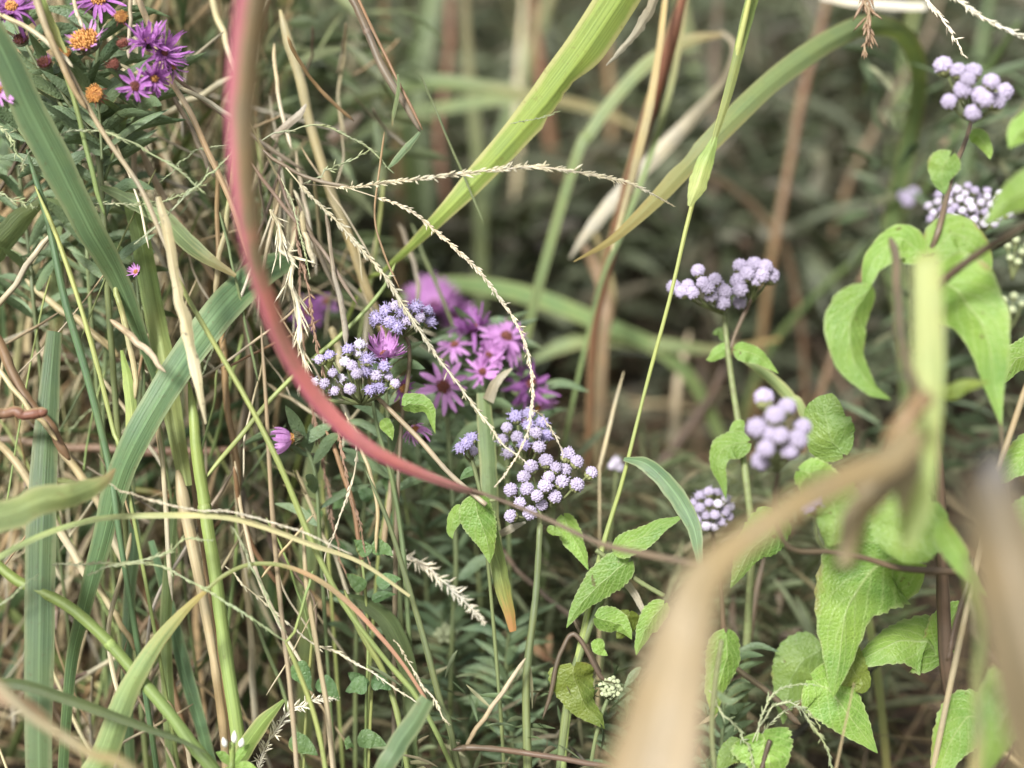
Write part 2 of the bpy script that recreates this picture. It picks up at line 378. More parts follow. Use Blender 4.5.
def SPIKE(label, mat, s, d=0.7, w=5, v0=0.1, g='', name='seed_spike', cat='grass seed spike', group='slender grass seed spikes', dens=1.0, open_=0.28, stalk=None, fat=1.0):
    C = ctrl(s, d, w, 0, g); P = smooth(C[0], 301)
    Wm = np.interp(np.linspace(0, 1, 301), np.linspace(0, 1, len(C[1])), C[1])
    P = P + np.array([np.interp(np.linspace(0, 1, 301), np.linspace(0, 1, 14), RNG.normal(0, 1, 14)) for _ in range(3)]).T * Wm.mean() * 0.2; C = (P[::6], Wm[::6], np.zeros(51))
    o = thing(name, P[0], label, cat, group)
    mb = MB(); tube(mb, (C[0], C[1] * 0.26, C[2]), sides=5, nv=50); build('stalk', mb, stalk or mat, o)
    T, Sd, N = frames(P); seg = np.concatenate([[0], np.cumsum(np.linalg.norm(np.diff(P, axis=0), axis=1))]); L = seg[-1]
    q = MB(); x = L * v0; k = 0
    while x < L * 0.995:
        i = int(np.searchsorted(seg, x)); i = min(i, 300); w_ = Wm[i] * random.uniform(0.85, 1.15)
        sgn = 1 if k % 2 else -1; a = random.uniform(0.4, 1.5) * open_ * (2.6 if random.random() < 0.12 else 1); ph = random.uniform(-0.9, 0.9)
        side = Sd[i] * math.cos(ph) * sgn + N[i] * math.sin(ph)
        taper = min(1, (1.02 - x / L) * 5); w_ *= 0.55 + 0.45 * taper
        if random.random() < 0.86: blob(q, P[i] + side * w_ * 0.06, T[i] * math.cos(a) + side * math.sin(a), w_ * random.uniform(.1, .17) * fat, w_ * random.uniform(0.8, 1.8), rows=4, sides=5)
        x += w_ * 0.5 / dens * (random.uniform(0.5, 1.5) if random.random() < .92 else 3); k += 1
    build('seed_head', q, mat, o)
    return o

PROF = {
 'ovate': lambda v: np.interp(v, [0, .03, .08, .16, .28, .42, .6, .78, .9, .97, 1], [.12, .55, .82, .97, 1, .92, .7, .42, .2, .07, .01]),
 'round': lambda v: np.interp(v, [0, .03, .1, .22, .4, .6, .78, .9, .97, 1], [.1, .45, .75, .95, 1, .95, .75, .48, .2, .02]),
 'lance': lambda v: np.sin(np.pi * np.clip(v, 0, 1) ** 0.8) ** 0.8 * 0.98 + 0.02,
}
def LEAF(parent, mat, s, d, w, roll=0, fold=0.25, prof='ovate', serr=0.1, quilt=0.04, curl=0.0, lobe=0.05, petiole=None, nu=13, nv=44, name='leaf', label=None, wave=0.06):
    mb = MB(); C = ctrl(s, d, w, roll); C = (C[0], C[1] / max(0.45, np.mean(np.cos(np.radians(C[2])))), C[2])
    ribbon(mb, C, fold=fold, nu=nu, nv=nv, profile=PROF[prof], lobe=lobe, serr=serr, quilt=quilt, curl=curl, wave=wave, jag=0.02)
    o = build(name, mb, mat, parent)
    if label: o['label'] = label
    if petiole:
        q = MB(); P = [np.array(petiole[i]) for i in range(len(petiole))] if not isinstance(petiole, str) else None
        if P is None: Cp = ctrl(petiole, spread(d, 2)[0], 4)
        else: Cp = (np.array(P), np.full(len(P), 0.002), np.zeros(len(P)))
        tube(q, Cp, sides=6, nv=10); p = build('petiole', q, 'pedicel', o)
        p.parent = o
    return o

def PART(parent, name, mat, s, d, w, g='', **kw):
    mb = MB(); tube(mb, ctrl(s, d, w, 0, g), **kw); return build(name, mb, mat, parent)

# floret heads of the mistflower: shared meshes of unit radius, three stages
def floret_mesh(name, budmat, nb, open_, seed):
    rs = np.random.default_rng(seed); mb = MB(); z = np.array([0, 0, 1.0])
    blob(mb, np.array([0, 0, -1.15]), z, 0.66, 1.75, rows=7, sides=10, mi=1)
    for j in range(10):                                    # bracts of the cup
        a = j * 0.628; dr = np.array([math.cos(a), math.sin(a), 0])
        blob(mb, dr * 0.45 - z * 0.85, dr * 0.25 + z, 0.17, 0.95, mi=1)
    blob(mb, np.array([0, 0, -0.55]), z, 0.78, 1.42, rows=8, sides=14)
    for j in range(nb):
        t = (j + 0.5) / nb; el = math.acos(1 - t * 1.25); az = j * 2.39996 + rs.normal(0, 0.15)
        dr = np.array([math.sin(el) * math.cos(az), math.sin(el) * math.sin(az), math.cos(el)])
        c = dr * 0.5; l = rs.uniform(0.38, 0.5) if open_ > .15 else rs.uniform(.36, .43)
        blob(mb, c, dr + rs.normal(0, 0.05, 3), 0.15 if open_ > .15 else .17, l, rows=5, sides=6)
        if open_ > 0 and rs.random() < open_:
            for q in range(3):
                d2 = dr + rs.normal(0, 0.3, 3); blob(mb, c + dr * l * 0.8, d2, 0.045, rs.uniform(0.3, 0.6), rows=3, sides=4)
    V = np.concatenate(mb.v); me = bpy.data.meshes.new(name); me.from_pydata(V.tolist(), [], mb.f)
    me.materials.append(M[budmat]); me.materials.append(M['cup'])
    me.polygons.foreach_set('material_index', mb.m); me.polygons.foreach_set('use_smooth', [True] * len(me.polygons)); me.update()
    return me
FM = {k: [floret_mesh('floret_' + k + str(i), bmn, nb, op, i * 13 + 5) for i in range(3)] for k, bmn, nb, op in
      (('bud', 'bud', 46, 0.0), ('white', 'budwhite', 48, 0.06), ('violet', 'budviolet', 44, 0.2), ('open', 'budviolet', 36, 1.0), ('lilac', 'bud', 44, 0.12), ('green', 'budgreen', 22, 0.0))}

def CLUSTER(parent, heads, d, r, root, kinds=('bud',), bulge=0.012, droot=None, rvar=0.12):
    """flower cluster: heads 'x,y x,y' of radius r px on pedicels from root (x,y)"""
    hp = [tuple(float(q) for q in p.split(',')) for p in heads.split()]
    cx = sum(p[0] for p in hp) / len(hp); cy = sum(p[1] for p in hp) / len(hp); R = max(math.hypot(p[0] - cx, p[1] - cy) for p in hp) + 1
    rp = at(root[0], root[1], droot or d + 0.004); mb = MB(); pos = []
    for i, p in enumerate(hp):
        q = 1 - (math.hypot(p[0] - cx, p[1] - cy) / R) ** 2
        dd = d - bulge * q + random.uniform(-0.35, 0.35) * bulge + bulge * 0.4 * (cy - p[1]) / R
        c = at(p[0], p[1], dd); pos.append((c, dd, p[2] if len(p) > 2 else r))
    for c, dd, rr in pos:
        rad = rr * K * dd; ax = c - rp; mid = rp + ax * 0.55 - UP * 0.0015
        tube(mb, (np.array([rp, mid, c - ax / np.linalg.norm(ax) * rad * 0.6]), np.array([0.0016, 0.0012, 0.0011]), np.zeros(3)), sides=5, nv=8)
    cl = build('flower_cluster', mb, 'pedicel', parent)
    for c, dd, rr in pos:
        rad = rr * 1.16 * K * dd * random.uniform(1 - rvar, 1 + rvar); ax = Vector(c - rp).normalized()
        ax = (ax + Vector(UP) * 0.35 - Vector(FW) * random.uniform(0.25, 0.6)).normalized()
        me = random.choice(FM[random.choice(kinds)]); o = bpy.data.objects.new('floret_head', me); COL.objects.link(o)
        o.parent = cl; o.location = Vector(c) - Vector(parent['_b']); o.scale = (rad,) * 3
        o.rotation_mode = 'QUATERNION'; o.rotation_quaternion = Vector((0, 0, 1)).rotation_difference(ax) @ Quaternion((0, 0, 1), random.uniform(0, 6.28))
    return cl

def ASTER(parent, px, py, d, r, face=(0, 0.3, 1), n=22, droop=0.1, wob=0.12, mat='petal', discmat='disc', disc=0.3, sweep=None, lenvar=0.15, pw=0.16, bracts=True, rowsn=1):
    """aster head: strap petals round a domed disc in a cup of bracts; face = (right, up, towards the viewer)"""
    c = at(px, py, d); R = r * K * d
    z = RT * face[0] + UP * face[1] - FW * face[2]; z /= np.linalg.norm(z)
    h = np.array([0, 0, 1.0]) if abs(z[2]) < 0.9 else np.array([1.0, 0, 0]); x = np.cross(h, z); x /= np.linalg.norm(x); y = np.cross(z, x)
    rs = np.random.default_rng(int(px * 7 + py * 3)); pm = MB()
    for ring in range(rowsn):
      for j in range(n):
        a = 2 * math.pi * (j + 0.5 * ring) / n + rs.normal(0, wob * 0.6); dr = x * math.cos(a) + y * math.sin(a); sd = -x * math.sin(a) + y * math.cos(a)
        L = R * (1 + rs.uniform(-lenvar, lenvar)) * (1 - 0.15 * ring); dp = droop + rs.normal(0, wob) + 0.25 * ring; r0 = R * disc * 0.55
        w = R * pw * rs.uniform(0.8, 1.15); nv = 8; V = []; UV = []; tw = rs.normal(0, 0.5); cv = rs.normal(0, wob * 0.6)
        for i in range(nv):
            t = i / (nv - 1); q = r0 + (L - r0) * t
            ang = dp * (0.4 + t * 1.1)
            p = c + dr * (r0 + (q - r0) * math.cos(ang * 0.7)) + z * (R * 0.05 + (q - r0) * math.sin(ang)) + sd * cv * L * t * t
            ww = w * 0.5 * min(1, 0.45 + t * 1.8) * (1 if t < 0.8 else max(0.25, 1 - (t - 0.8) * 3.6))
            nn = z * math.cos(tw * t) + sd * math.sin(tw * t); s2 = sd * math.cos(tw * t) - z * math.sin(tw * t)
            for u in (-1, 0, 1): V.append(p + s2 * u * ww + nn * (0.35 * ww * abs(u))); UV.append((u * .5 + .5, t))
        F = [(i * 3 + k, i * 3 + k + 1, i * 3 + k + 4, i * 3 + k + 3) for i in range(nv - 1) for k in range(2)]
        pm.add(V, F, UV)
    hd = MB()
    if bracts:
        blob(hd, c - z * R * 0.55, z, R * disc * 0.95, R * 0.75, rows=6, sides=12)
        for j in range(22):
            a = j * 2.4; dr = x * math.cos(a) + y * math.sin(a); q = (j % 3) / 3
            blob(hd, c - z * R * (0.42 - 0.14 * q) + dr * R * disc * 0.6, z + dr * rs.uniform(0.3, 0.9), R * 0.05, R * 0.42, rows=4, sides=4)
    else: blob(hd, c - z * R * 0.3, z, R * 0.1, R * 0.3)
    ho = build('flower_head', hd, 'bract', parent)
    if n: build('ray_petals', pm, mat, ho)
    dm = MB(); nd = 46 if disc < 0.5 else 90
    blob(dm, c - z * R * 0.15, z, R * disc * 0.85, R * 0.33, rows=6, sides=12)
    for j in range(nd):
        t = (j + .5) / nd; rr = R * disc * math.sqrt(t); a = j * 2.39996; dr = x * math.cos(a) + y * math.sin(a)
        blob(dm, c + dr * rr * 0.9 + z * R * 0.13 * (1 - t), z + dr * 0.35 * t + rs.normal(0, 0.1, 3), R * (0.045 if disc < 0.5 else 0.06), R * rs.uniform(0.12, 0.2) * (1 if disc < 0.5 else 2.0), rows=3, sides=5)
    build('disc', dm, discmat, ho)
    return ho

def STRAND_LEAVES(parent, stem, d, n, ln, w, mat='asterleaf', up=0.5, f0=0.05, f1=1.0, prof='lance', spreadz=0.6):
    """narrow leaves up a stem path, each a part"""
    C = ctrl(stem, d, 1); P = smooth(C[0], 101)
    for i in range(n):
        f = f0 + (f1 - f0) * (i + random.random() * 0.6) / n; p = P[min(100, int(f * 100))]; t = P[min(100, int(f * 100) + 1)] - P[max(0, int(f * 100) - 1)]; t /= np.linalg.norm(t) + 1e-9
        if np.dot(t, UP) < 0: t = -t
        a = i * 2.4 + random.uniform(-.5, .5); side = RT * math.cos(a) + FW * math.sin(a) * spreadz
        dr = side + t * up * random.uniform(0.4, 1.5); dr /= np.linalg.norm(dr); L = ln * random.uniform(0.7, 1.25)
        q = [p, p + dr * L * 0.5 + UP * L * 0.06, p + dr * L - UP * L * random.uniform(-0.05, 0.25)]
        mb = MB(); ribbon(mb, (np.array(q), np.full(3, w * random.uniform(.8, 1.2)), np.full(3, random.uniform(-50, 50))), fold=0.25, nu=5, nv=10, profile=PROF[prof])
        build('leaf', mb, mat, parent)

# ------------------------------------------------------------------ masses nobody could count
def mass(name, label, cat, roots, dirs, length, width, col, bend, mat='mass', seg=5, prof='blade', xmax=None):
    """N strips: roots (N,3), start direction (N,3), length, width, colour (N,3), bend (N,3) added quadratically"""
    dirs = dirs / np.linalg.norm(dirs, axis=1)[:, None]
    if xmax is not None:        # the tangle ends where the open ground begins, and stays behind the near grasses
        tip = roots + dirs * length[:, None] + bend * length[:, None]
        ok = (np.maximum(tip[:, 0], roots[:, 0]) < xmax) & ((tip - CAM) @ FW > 0.80)
        roots, dirs, length, width, col, bend = (q[ok] for q in (roots, dirs, length, width, col, bend))
    N = len(roots); t = np.linspace(0, 1, seg)[None, :, None]; L = length[:, None, None]
    C = roots[:, None, :] + dirs[:, None, :] * L * t + bend[:, None, :] * L * t * t
    a = RNG.random(N) * math.pi; rnd = np.stack([np.cos(a), np.sin(a), RNG.normal(0, .4, N)], 1)
    sd = np.cross(dirs, rnd); sd /= np.linalg.norm(sd, axis=1)[:, None] + 1e-9
    nm = np.cross(sd, dirs)
    tt = np.linspace(0, 1, seg)
    pf = {'blade': np.clip(1.05 - tt ** 2.2, 0.04, 1), 'leaf': np.sin(np.pi * np.clip(tt * 0.94 + 0.04, 0, 1)) ** 0.8, 'straw': np.interp(tt, [0, .12, .8, 1], [.35, 1, .9, .2])}[prof][None, :, None]
    h = width[:, None, None] * 0.5 * pf
    sag = nm[:, None, :] * h * 0.55
    V = np.stack([C - sd[:, None, :] * h + sag, C, C + sd[:, None, :] * h + sag], axis=2).reshape(-1, 3)
    idx = np.arange(N * seg * 3).reshape(N, seg, 3)
    F = np.stack([idx[:, :-1, :-1], idx[:, :-1, 1:], idx[:, 1:, 1:], idx[:, 1:, :-1]], axis=-1).reshape(-1, 4)
    me = bpy.data.meshes.new(name); nf = len(F)
    me.vertices.add(len(V)); me.vertices.foreach_set('co', V.ravel()); me.loops.add(nf * 4); me.loops.foreach_set('vertex_index', F.ravel().astype(np.int32))
    me.polygons.add(nf); me.polygons.foreach_set('loop_start', np.arange(nf, dtype=np.int32) * 4)
    me.update(calc_edges=True)
    at_ = me.attributes.new('hue', 'FLOAT_COLOR', 'POINT'); cc = np.concatenate([np.repeat(col, seg * 3, axis=0), np.ones((N * seg * 3, 1))], 1)
    at_.data.foreach_set('color', cc.ravel()); me.polygons.foreach_set('use_smooth', [True] * nf)
    me.materials.append(M[mat]); o = bpy.data.objects.new(name, me); COL.objects.link(o)
    return tag(o, label, cat, None, 'stuff')

def pal(N, cols, k=0.5, var=0.2):
    A = np.array([S(*c, k)[:3] for c in cols]); c = A[RNG.integers(0, len(A), N)]
    return np.clip(c * (1 + RNG.normal(0, var, (N, 1))), 0.004, 0.8)
# ================================================================== SETTING
def make_ground():
    m, t = newmat('soil'); tc = t.n('ShaderNodeTexCoord')
    n1 = t.n('ShaderNodeTexNoise', Scale=9.0, Detail=8.0); t.l(tc.outputs['Object'], n1.inputs['Vector'])
    n2 = t.n('ShaderNodeTexNoise', Scale=150.0, Detail=6.0); t.l(tc.outputs['Object'], n2.inputs['Vector'])
    c = t.ramp(n1.outputs[0], [(0.3, (0.035, 0.027, 0.018, 1)), (0.5, (0.06, 0.047, 0.03, 1)), (0.7, (0.05, 0.055, 0.028, 1))])
    c = t.mix(t.ramp(n2.outputs[0], [(0.45, _bw(0)), (0.7, _bw(0.6))]), c, (0.13, 0.1, 0.065, 1))
    finish(t, m, c, rough=0.9, transl=0, bump=n2.outputs[0], bstr=0.8, bdist=0.02); M['soil'] = m
    n = 90; xs = np.sign(np.linspace(-1, 1, n)) * np.abs(np.linspace(-1, 1, n)) ** 3 * 60
    V = []; UV = []
    for y in xs:
        for x in xs: V.append((x, y + 1.5, 0.012 * math.sin(x * 9) * math.cos(y * 7) - 0.012)); UV.append((x, y))
    F = [(i * n + j, i * n + j + 1, (i + 1) * n + j + 1, (i + 1) * n + j) for i in range(n - 1) for j in range(n - 1)]
    mb = MB(); mb.add(V, F, UV); o = build('ground', mb, 'soil', base=np.zeros(3)); o['kind'] = 'structure'; o['label'] = 'dark brown soil of the meadow under the litter'
make_ground()

def sky_light():
    w = bpy.data.worlds.new('World'); SC.world = w; w.use_nodes = True
    t = w.node_tree; bg = t.nodes['Background']; sk = t.nodes.new('ShaderNodeTexSky'); sk.sky_type = 'NISHITA'; sk.sun_disc = False
    el, az = math.radians(48), math.radians(205)     # high, from behind the camera on its left; thin cloud
    sk.sun_elevation = el; sk.sun_rotation = az; sk.air_density = 1.0; sk.dust_density = 3.0; sk.ozone_density = 1.0
    hs = t.nodes.new('ShaderNodeHueSaturation'); hs.inputs['Saturation'].default_value = 0.15
    t.links.new(sk.outputs[0], hs.inputs['Color']); t.links.new(hs.outputs[0], bg.inputs[0]); bg.inputs[1].default_value = 0.09
    sd = bpy.data.lights.new('sun', 'SUN'); sd.energy = 3.3; sd.angle = math.radians(11); sd.color = (1, 0.985, 0.96)
    s = bpy.data.objects.new('sun', sd); COL.objects.link(s)
    d = Vector((math.sin(az) * math.cos(el), math.cos(az) * math.cos(el), math.sin(el)))
    s.rotation_euler = d.to_track_quat('Z', 'Y').to_euler(); s.location = d * 10
sky_light()

G_ = RNG
def unif(a, b, n): return G_.uniform(a, b, n)
def vec(n, x, y, z): return np.stack([G_.normal(x[0], x[1], n), G_.normal(y[0], y[1], n), G_.normal(z[0], z[1], n)], 1)

# litter of fallen straw all over the soil
n = 9000; y = 0.35 + 4.5 * G_.random(n) ** 1.6; x = unif(-0.75, 0.75, n) * (y * 0.8 + 0.4)
mass('straw_litter', 'brown and straw-coloured litter of fallen stems covering the soil', 'plant litter', np.stack([x, y, unif(0, 0.05, n)], 1), vec(n, (0, 1), (0, 1), (0.1, .22)),
     unif(0.08, 0.32, n), unif(0.0015, 0.005, n), pal(n, [(175, 150, 110), (140, 110, 80), (110, 85, 65), (190, 170, 125), (95, 80, 60), (120, 115, 75)], var=0.3), vec(n, (0, .1), (0, .1), (-0.02, .05)), 'massdry', seg=4, prof='straw')

# herbage behind: small leaves, tall grass, dry stems
n = 33000; y = 1.28 + 3.7 * G_.random(n) ** 1.3; x = unif(-0.75, 0.75, n) * y
zt = np.clip(0.20 + 0.12 * y + 0.10 * np.sin(x * 5 + y * 3) + 0.07 * np.sin(x * 13 - y * 5), 0.1, 0.72)
mass('herbage', 'soft grey-green mass of low leafy herbs behind the flowers', 'herbage', np.stack([x, y, zt * G_.random(n) ** 0.55], 1), vec(n, (0, 1), (-.2, .9), (0.35, .6)),
     unif(0.04, 0.11, n), unif(0.006, 0.017, n), pal(n, [(104, 116, 86), (116, 126, 100), (96, 108, 78), (128, 138, 106), (112, 106, 88), (88, 100, 72), (118, 116, 94)], var=0.25), vec(n, (0, .1), (0, .1), (-.25, .15)), prof='leaf')
n = 2200; y = 1.75 + 3.0 * G_.random(n) ** 1.2; x = unif(-0.75, 0.75, n) * y
mass('meadow_grass', 'tall soft green and tan meadow grass behind the flowers', 'grass', np.stack([x, y, np.zeros(n)], 1), vec(n, (0, .32), (-.05, .3), (1, .15)),
     unif(0.3, 0.75, n), unif(0.003, 0.009, n), pal(n, [(122, 140, 78), (134, 148, 90), (150, 132, 94), (132, 108, 82), (160, 146, 108), (106, 120, 72)], var=0.25), vec(n, (0, .25), (0, .25), (-.2, .2)), seg=8)
n = 350; y = 2.0 + 2.4 * G_.random(n); x = unif(-0.75, 0.75, n) * y
mass('dry_stems', 'brown dry stems standing among the herbs behind the flowers', 'dry stems', np.stack([x, y, np.zeros(n)], 1), vec(n, (0, .4), (0, .3), (1, .1)),
     unif(0.3, 0.7, n), unif(0.002, 0.006, n), pal(n, [(138, 112, 88), (150, 132, 104), (122, 104, 84), (150, 118, 92), (160, 148, 120)], var=0.2), vec(n, (0, .15), (0, .15), (-.05, .1)), 'massdry', seg=6, prof='straw')

def px_roots(n, x0, x1, y0, y1, d0, d1):
    X, Y, D = unif(x0, x1, n), unif(y0, y1, n), unif(d0, d1, n)
    P = CAM + FW * D[:, None] + RT * ((X - 512) * K * D)[:, None] - UP * ((Y - 384) * K * D)[:, None]
    return P[P[:, 2] > 0.01]
# straw tangle round the tall grasses
r = px_roots(3000, -260, 270, -40, 860, 0.84, 1.25); n = len(r)
mass('straw_tangle', 'tangle of dry straws between the tall grasses', 'straw tangle', r, vec(n, (0, .55), (0, .5), (1, .6)), unif(0.10, 0.34, n), unif(0.0012, 0.0048, n),
     pal(n, [(200, 180, 135), (178, 150, 105), (150, 122, 86), (218, 204, 168), (130, 106, 78), (160, 158, 105), (190, 172, 135)], var=0.25), vec(n, (0, .15), (0, .15), (-.1, .2)), 'massdry', seg=6, prof='straw', xmax=-0.13)
r = px_roots(850, -260, 290, 60, 860, 0.82, 1.3); n = len(r)
mass('tangle_blades', 'green grass blades mixed into the straw tangle', 'grass', r, vec(n, (0, .4), (0, .4), (1, .5)), unif(0.10, 0.3, n), unif(0.003, 0.010, n),
     pal(n, [(105, 138, 82), (120, 150, 95), (88, 118, 70), (130, 150, 80)], var=0.22), vec(n, (0, .25), (0, .2), (-.2, .2)), seg=8, xmax=-0.11)
r = px_roots(2600, -260, 400, 0, 520, 0.86, 1.35); n = len(r)
mass('tangle_leaves', 'small grey-green herb leaves showing through the straw tangle', 'herb leaves', r, vec(n, (0, 1), (0, .8), (.4, .5)), unif(0.018, 0.045, n), unif(0.003, 0.008, n),
     pal(n, [(112, 132, 84), (122, 140, 98), (96, 114, 72), (130, 142, 96)], var=0.22), vec(n, (0, .1), (0, .1), (-.2, .15)), prof='leaf')
# feathery cover below the flowers
r = px_roots(7000, 330, 900, 470, 900, 0.84, 1.25); n = len(r)
mass('feathery_cover', 'feathery narrow-leaved ground cover below the flowers', 'ground cover', r, vec(n, (0, 1), (0, .8), (.45, .5)), unif(0.018, 0.055, n), unif(0.002, 0.0055, n),
     pal(n, [(128, 144, 100), (138, 152, 112), (114, 130, 86), (148, 154, 112), (104, 118, 78), (150, 140, 105)], var=0.2), vec(n, (0, .1), (0, .1), (-.25, .15)), prof='leaf')
r = px_roots(500, 400, 720, 660, 900, 0.68, 0.82); n = len(r)
mass('bottom_cover', 'short mossy ground cover at the foot of the flower stems', 'ground cover', r - np.array([0, 0, .01]), vec(n, (0, 1), (0, .8), (.6, .4)), unif(0.008, 0.028, n), unif(0.0012, 0.0035, n),
     pal(n, [(118, 142, 92), (135, 152, 108), (100, 125, 80), (150, 150, 110), (160, 150, 120)], var=0.25), vec(n, (0, .1), (0, .1), (-.2, .15)), prof='leaf')
r = px_roots(520, 860, 1200, 60, 480, 0.88, 1.15); n = len(r)
mass('side_herbage', 'fine dark-green herb leaves around the small white-budded flowers', 'herbage', r, vec(n, (0, 1), (0, .8), (.5, .5)), unif(0.02, 0.05, n), unif(0.003, 0.007, n),
     pal(n, [(108, 132, 92), (125, 142, 108), (92, 116, 80), (140, 145, 110)], var=0.2), vec(n, (0, .1), (0, .1), (-.2, .15)), prof='leaf')
# ================================================================== BACKGROUND GRASSES (soft)
SB = 'soft grass blades behind the flowers'; SS = 'soft dry stems behind the flowers'
B('broad green blade arching softly behind the pink asters', 'archgreen', '400,300 430,284 480,285 540,298 600,322 660,350 700,390', (1.0, 1.05, 1.1), (5, 17, 18, 16, 12), roll=20, g='1', group=SB)
B('short green blade fork leaving the arched blade behind asters', 'archgreen', '530,362 560,346 600,338 660,344 720,350 780,338', 1.08, (4, 16, 16, 10, 3), roll=15, group=SB)
B('pale soft blade curving under the top edge beside the bright torn blade', 'green', '330,120 370,96 420,82 480,86 540,96 590,104', 1.12, (14, 16, 15, 12, 5), roll=10, g='0', group=SB)
B('second pale blade curving just below the first soft arch', 'green', '350,150 400,118 460,104 530,96 600,110 640,130', 1.2, (10, 12, 12, 10, 4), roll=25, g='0', group=SB)
B('wide soft green blade rising to the top beside the dark straw', 'darkgreen', '412,280 418,200 408,120 424,40 436,-30', 1.35, (22, 26, 26, 22, 16), roll=20, g='0', group=SB)
B('soft green blade crossing behind the upper bright blade', 'green', '470,240 500,150 520,80 545,10 560,-30', 1.6, (9, 12, 12, 10, 7), g='0', group=SB)
B('soft green blade arching left of the red-brown stalk', 'green', '572,170 592,130 618,95 650,62 690,40 722,34', 0.92, (10, 12, 12, 14, 12, 4), roll=15, g='0', group=SB)
ST('orange-brown soft stem behind the bright torn blade', 'redbrown', '455,330 448,240 440,150 446,60 450,-30', 1.5, 7, g='0', group=SS, name='dry_stalk', cat='dry stem')
ST('vertical brown soft stem above the arched green blade', 'brown', '612,330 606,240 612,140 606,40 604,-30', 1.6, 8, g='0', group=SS, name='dry_stalk', cat='dry stem')
ST('brown soft stem right of the arched blade crest', 'greybrown', '636,360 640,290 630,200 640,100', 1.65, 8, g='0', group=SS, name='dry_stalk', cat='dry stem')
ST('tan soft stem behind the lilac cluster at centre', 'straw', '668,560 672,470 678,390 690,330', 1.2, 8, g='0', group=SS, name='dry_stalk', cat='dry stem')
ST('reddish soft stem right of the thin yellow-green stalk', 'redbrown', '772,262 784,190 800,110 822,20 832,-30', 1.25, (9, 9, 8, 7), g='0', group=SS, name='dry_stalk', cat='dry stem', nodes=(0.75,))
ST('pinkish bent stem under the arching yellow-green blade', 'peach', '700,172 730,188 764,220 788,262 800,320', (1.2, 1.3), (6, 8, 8, 6), g='1', group=SS, name='dry_stalk', cat='dry stem')
ST('orange soft stem slanting beside the top lilac cluster', 'peach', '945,-20 925,40 885,110 850,180', 1.4, 7, g='1', group=SS, name='dry_stalk', cat='dry stem')
ST('short orange stem below the drooping green tip', 'peach', '958,120 935,158 915,190 880,240', 1.1, 8, g='1', group=SS, name='dry_stalk', cat='dry stem')
ST('grey straw slanting across the dark gap under the lilac pair', 'greybrown', '738,330 715,390 688,430 655,470 620,500', 1.1, (9, 10, 11, 11), g='1', group=SS, name='dry_stalk', cat='dry stem')
ST('long green soft stem slanting down from the upper edge at right', 'archgreen', '1020,20 985,80 930,180 880,240 820,290 770,350', (0.95, 1.2), (9, 9, 8, 8), g='1', group=SS, name='dry_stalk', cat='dry stem')
ST('pale crossing stem low in the dark gap', 'greybrown', '716,215 760,260 800,320 850,400', 1.4, 9, g='1', group=SS, name='dry_stalk', cat='dry stem')
B('peach dry leaf folded behind the arching blade tip', 'peach', '604,340 606,300 592,262 578,238', 0.98, (10, 12, 12, 4), g='0', name='dry_leaf', cat='dry leaf')
B('tan withered leaf standing behind the middle blade', 'tan', '592,420 600,350 612,300 600,250 590,226', 1.0, (6, 10, 10, 4), g='0', name='dry_leaf', cat='dry leaf', roll=30)
for i, (x0, x1, dd, mt, w) in enumerate([(400, 388, 1.3, 'brown', 10), (500, 520, 1.5, 'straw', 8), (700, 716, 1.4, 'greybrown', 9), (566, 540, 1.6, 'redbrown', 12), (860, 905, 1.5, 'archgreen', 12), (740, 690, 1.7, 'green', 16), (330, 352, 1.25, 'straw', 9), (300, 290, 1.35, 'archgreen', 14), (930, 980, 1.35, 'darkgreen', 14), (480, 468, 1.3, 'green', 12)]):
    B('thin soft grass blade standing far behind the flowers', mt, f'{x0},420 {(x0 + x1) / 2 + 6},200 {x1},60 {x1 + (x1 - x0) * .4},-60', dd, (w, w, w * .8, 2), roll=random.uniform(-40, 40), g='0', group='thin soft far grass blades')

# ================================================================== SHARPER GRASSES, MIDDLE AND RIGHT
B('bright green blade with a torn brown edge slanting from the top', 'bright', '650,-60 632,-20 600,30 560,85 520,132 480,177 440,217 405,250 383,270 355,300', (0.70, 0.72, 0.74, 0.8), (44, 44, 42, 40, 30, 24, 15, 8, 4, 3), roll=(25, 15, 5, 0), fold=0.3, jag=0.03, g='1', nv=110, nu=11, notch=((.25, .55, .03, 1), (.29, .3, .02, 1), (.22, .2, .02, 1)))
B('pale torn strip hanging on the bright blade edge', 'whitestraw', '666,-40 655,0 640,28 622,50 606,66', 0.715, (9, 11, 9, 6, 1), roll=30, jag=0.2, name='leaf_strip', cat='dry leaf strip')
B('long arching blade yellowing to a brown tip at its low end', 'archgreen', '905,330 890,240 908,140 918,80 905,38 870,26 830,42 780,76 732,120 690,162 650,204 610,240 572,262', (1.05, 1.02, 0.95, 0.88, .82, .78, .75, .74, .73, .72), (16, 18, 18, 17, 19, 21, 22, 22, 21, 19, 14, 8, 1), roll=(0, 25, 10, -5, -10), fold=0.3, g='0', nv=110, nu=9, jag=.04, notch=((.8, .3, .02, -1),))
B('white dry blade twisting beside the red-brown stalk', 'whitestraw', '722,30 736,46 728,78 704,108 662,150 622,192 592,228 570,258', (0.94, 0.9), (3, 8, 10, 12, 13, 14, 10, 2), roll=(40, 60, 10, -20, 30), fold=0.35, jag=0.08, name='dry_leaf', cat='dry leaf')
ST('red-brown grass stalk with a yellow flank near the top centre', 'redbrown', '592,430 596,330 610,262 626,200 646,130 666,60 690,-40', (0.95, 0.8), (9, 11, 13, 14, 15, 15), g='0', nodes=(0.62,))
B('yellow sheath wrapped along the red-brown stalk', 'goldstraw', '612,250 636,160 650,100 660,40 668,-30', (0.82, 0.79), (2, 8, 8, 6, 5), roll=20, fold=0.4, name='leaf_sheath', cat='leaf sheath')
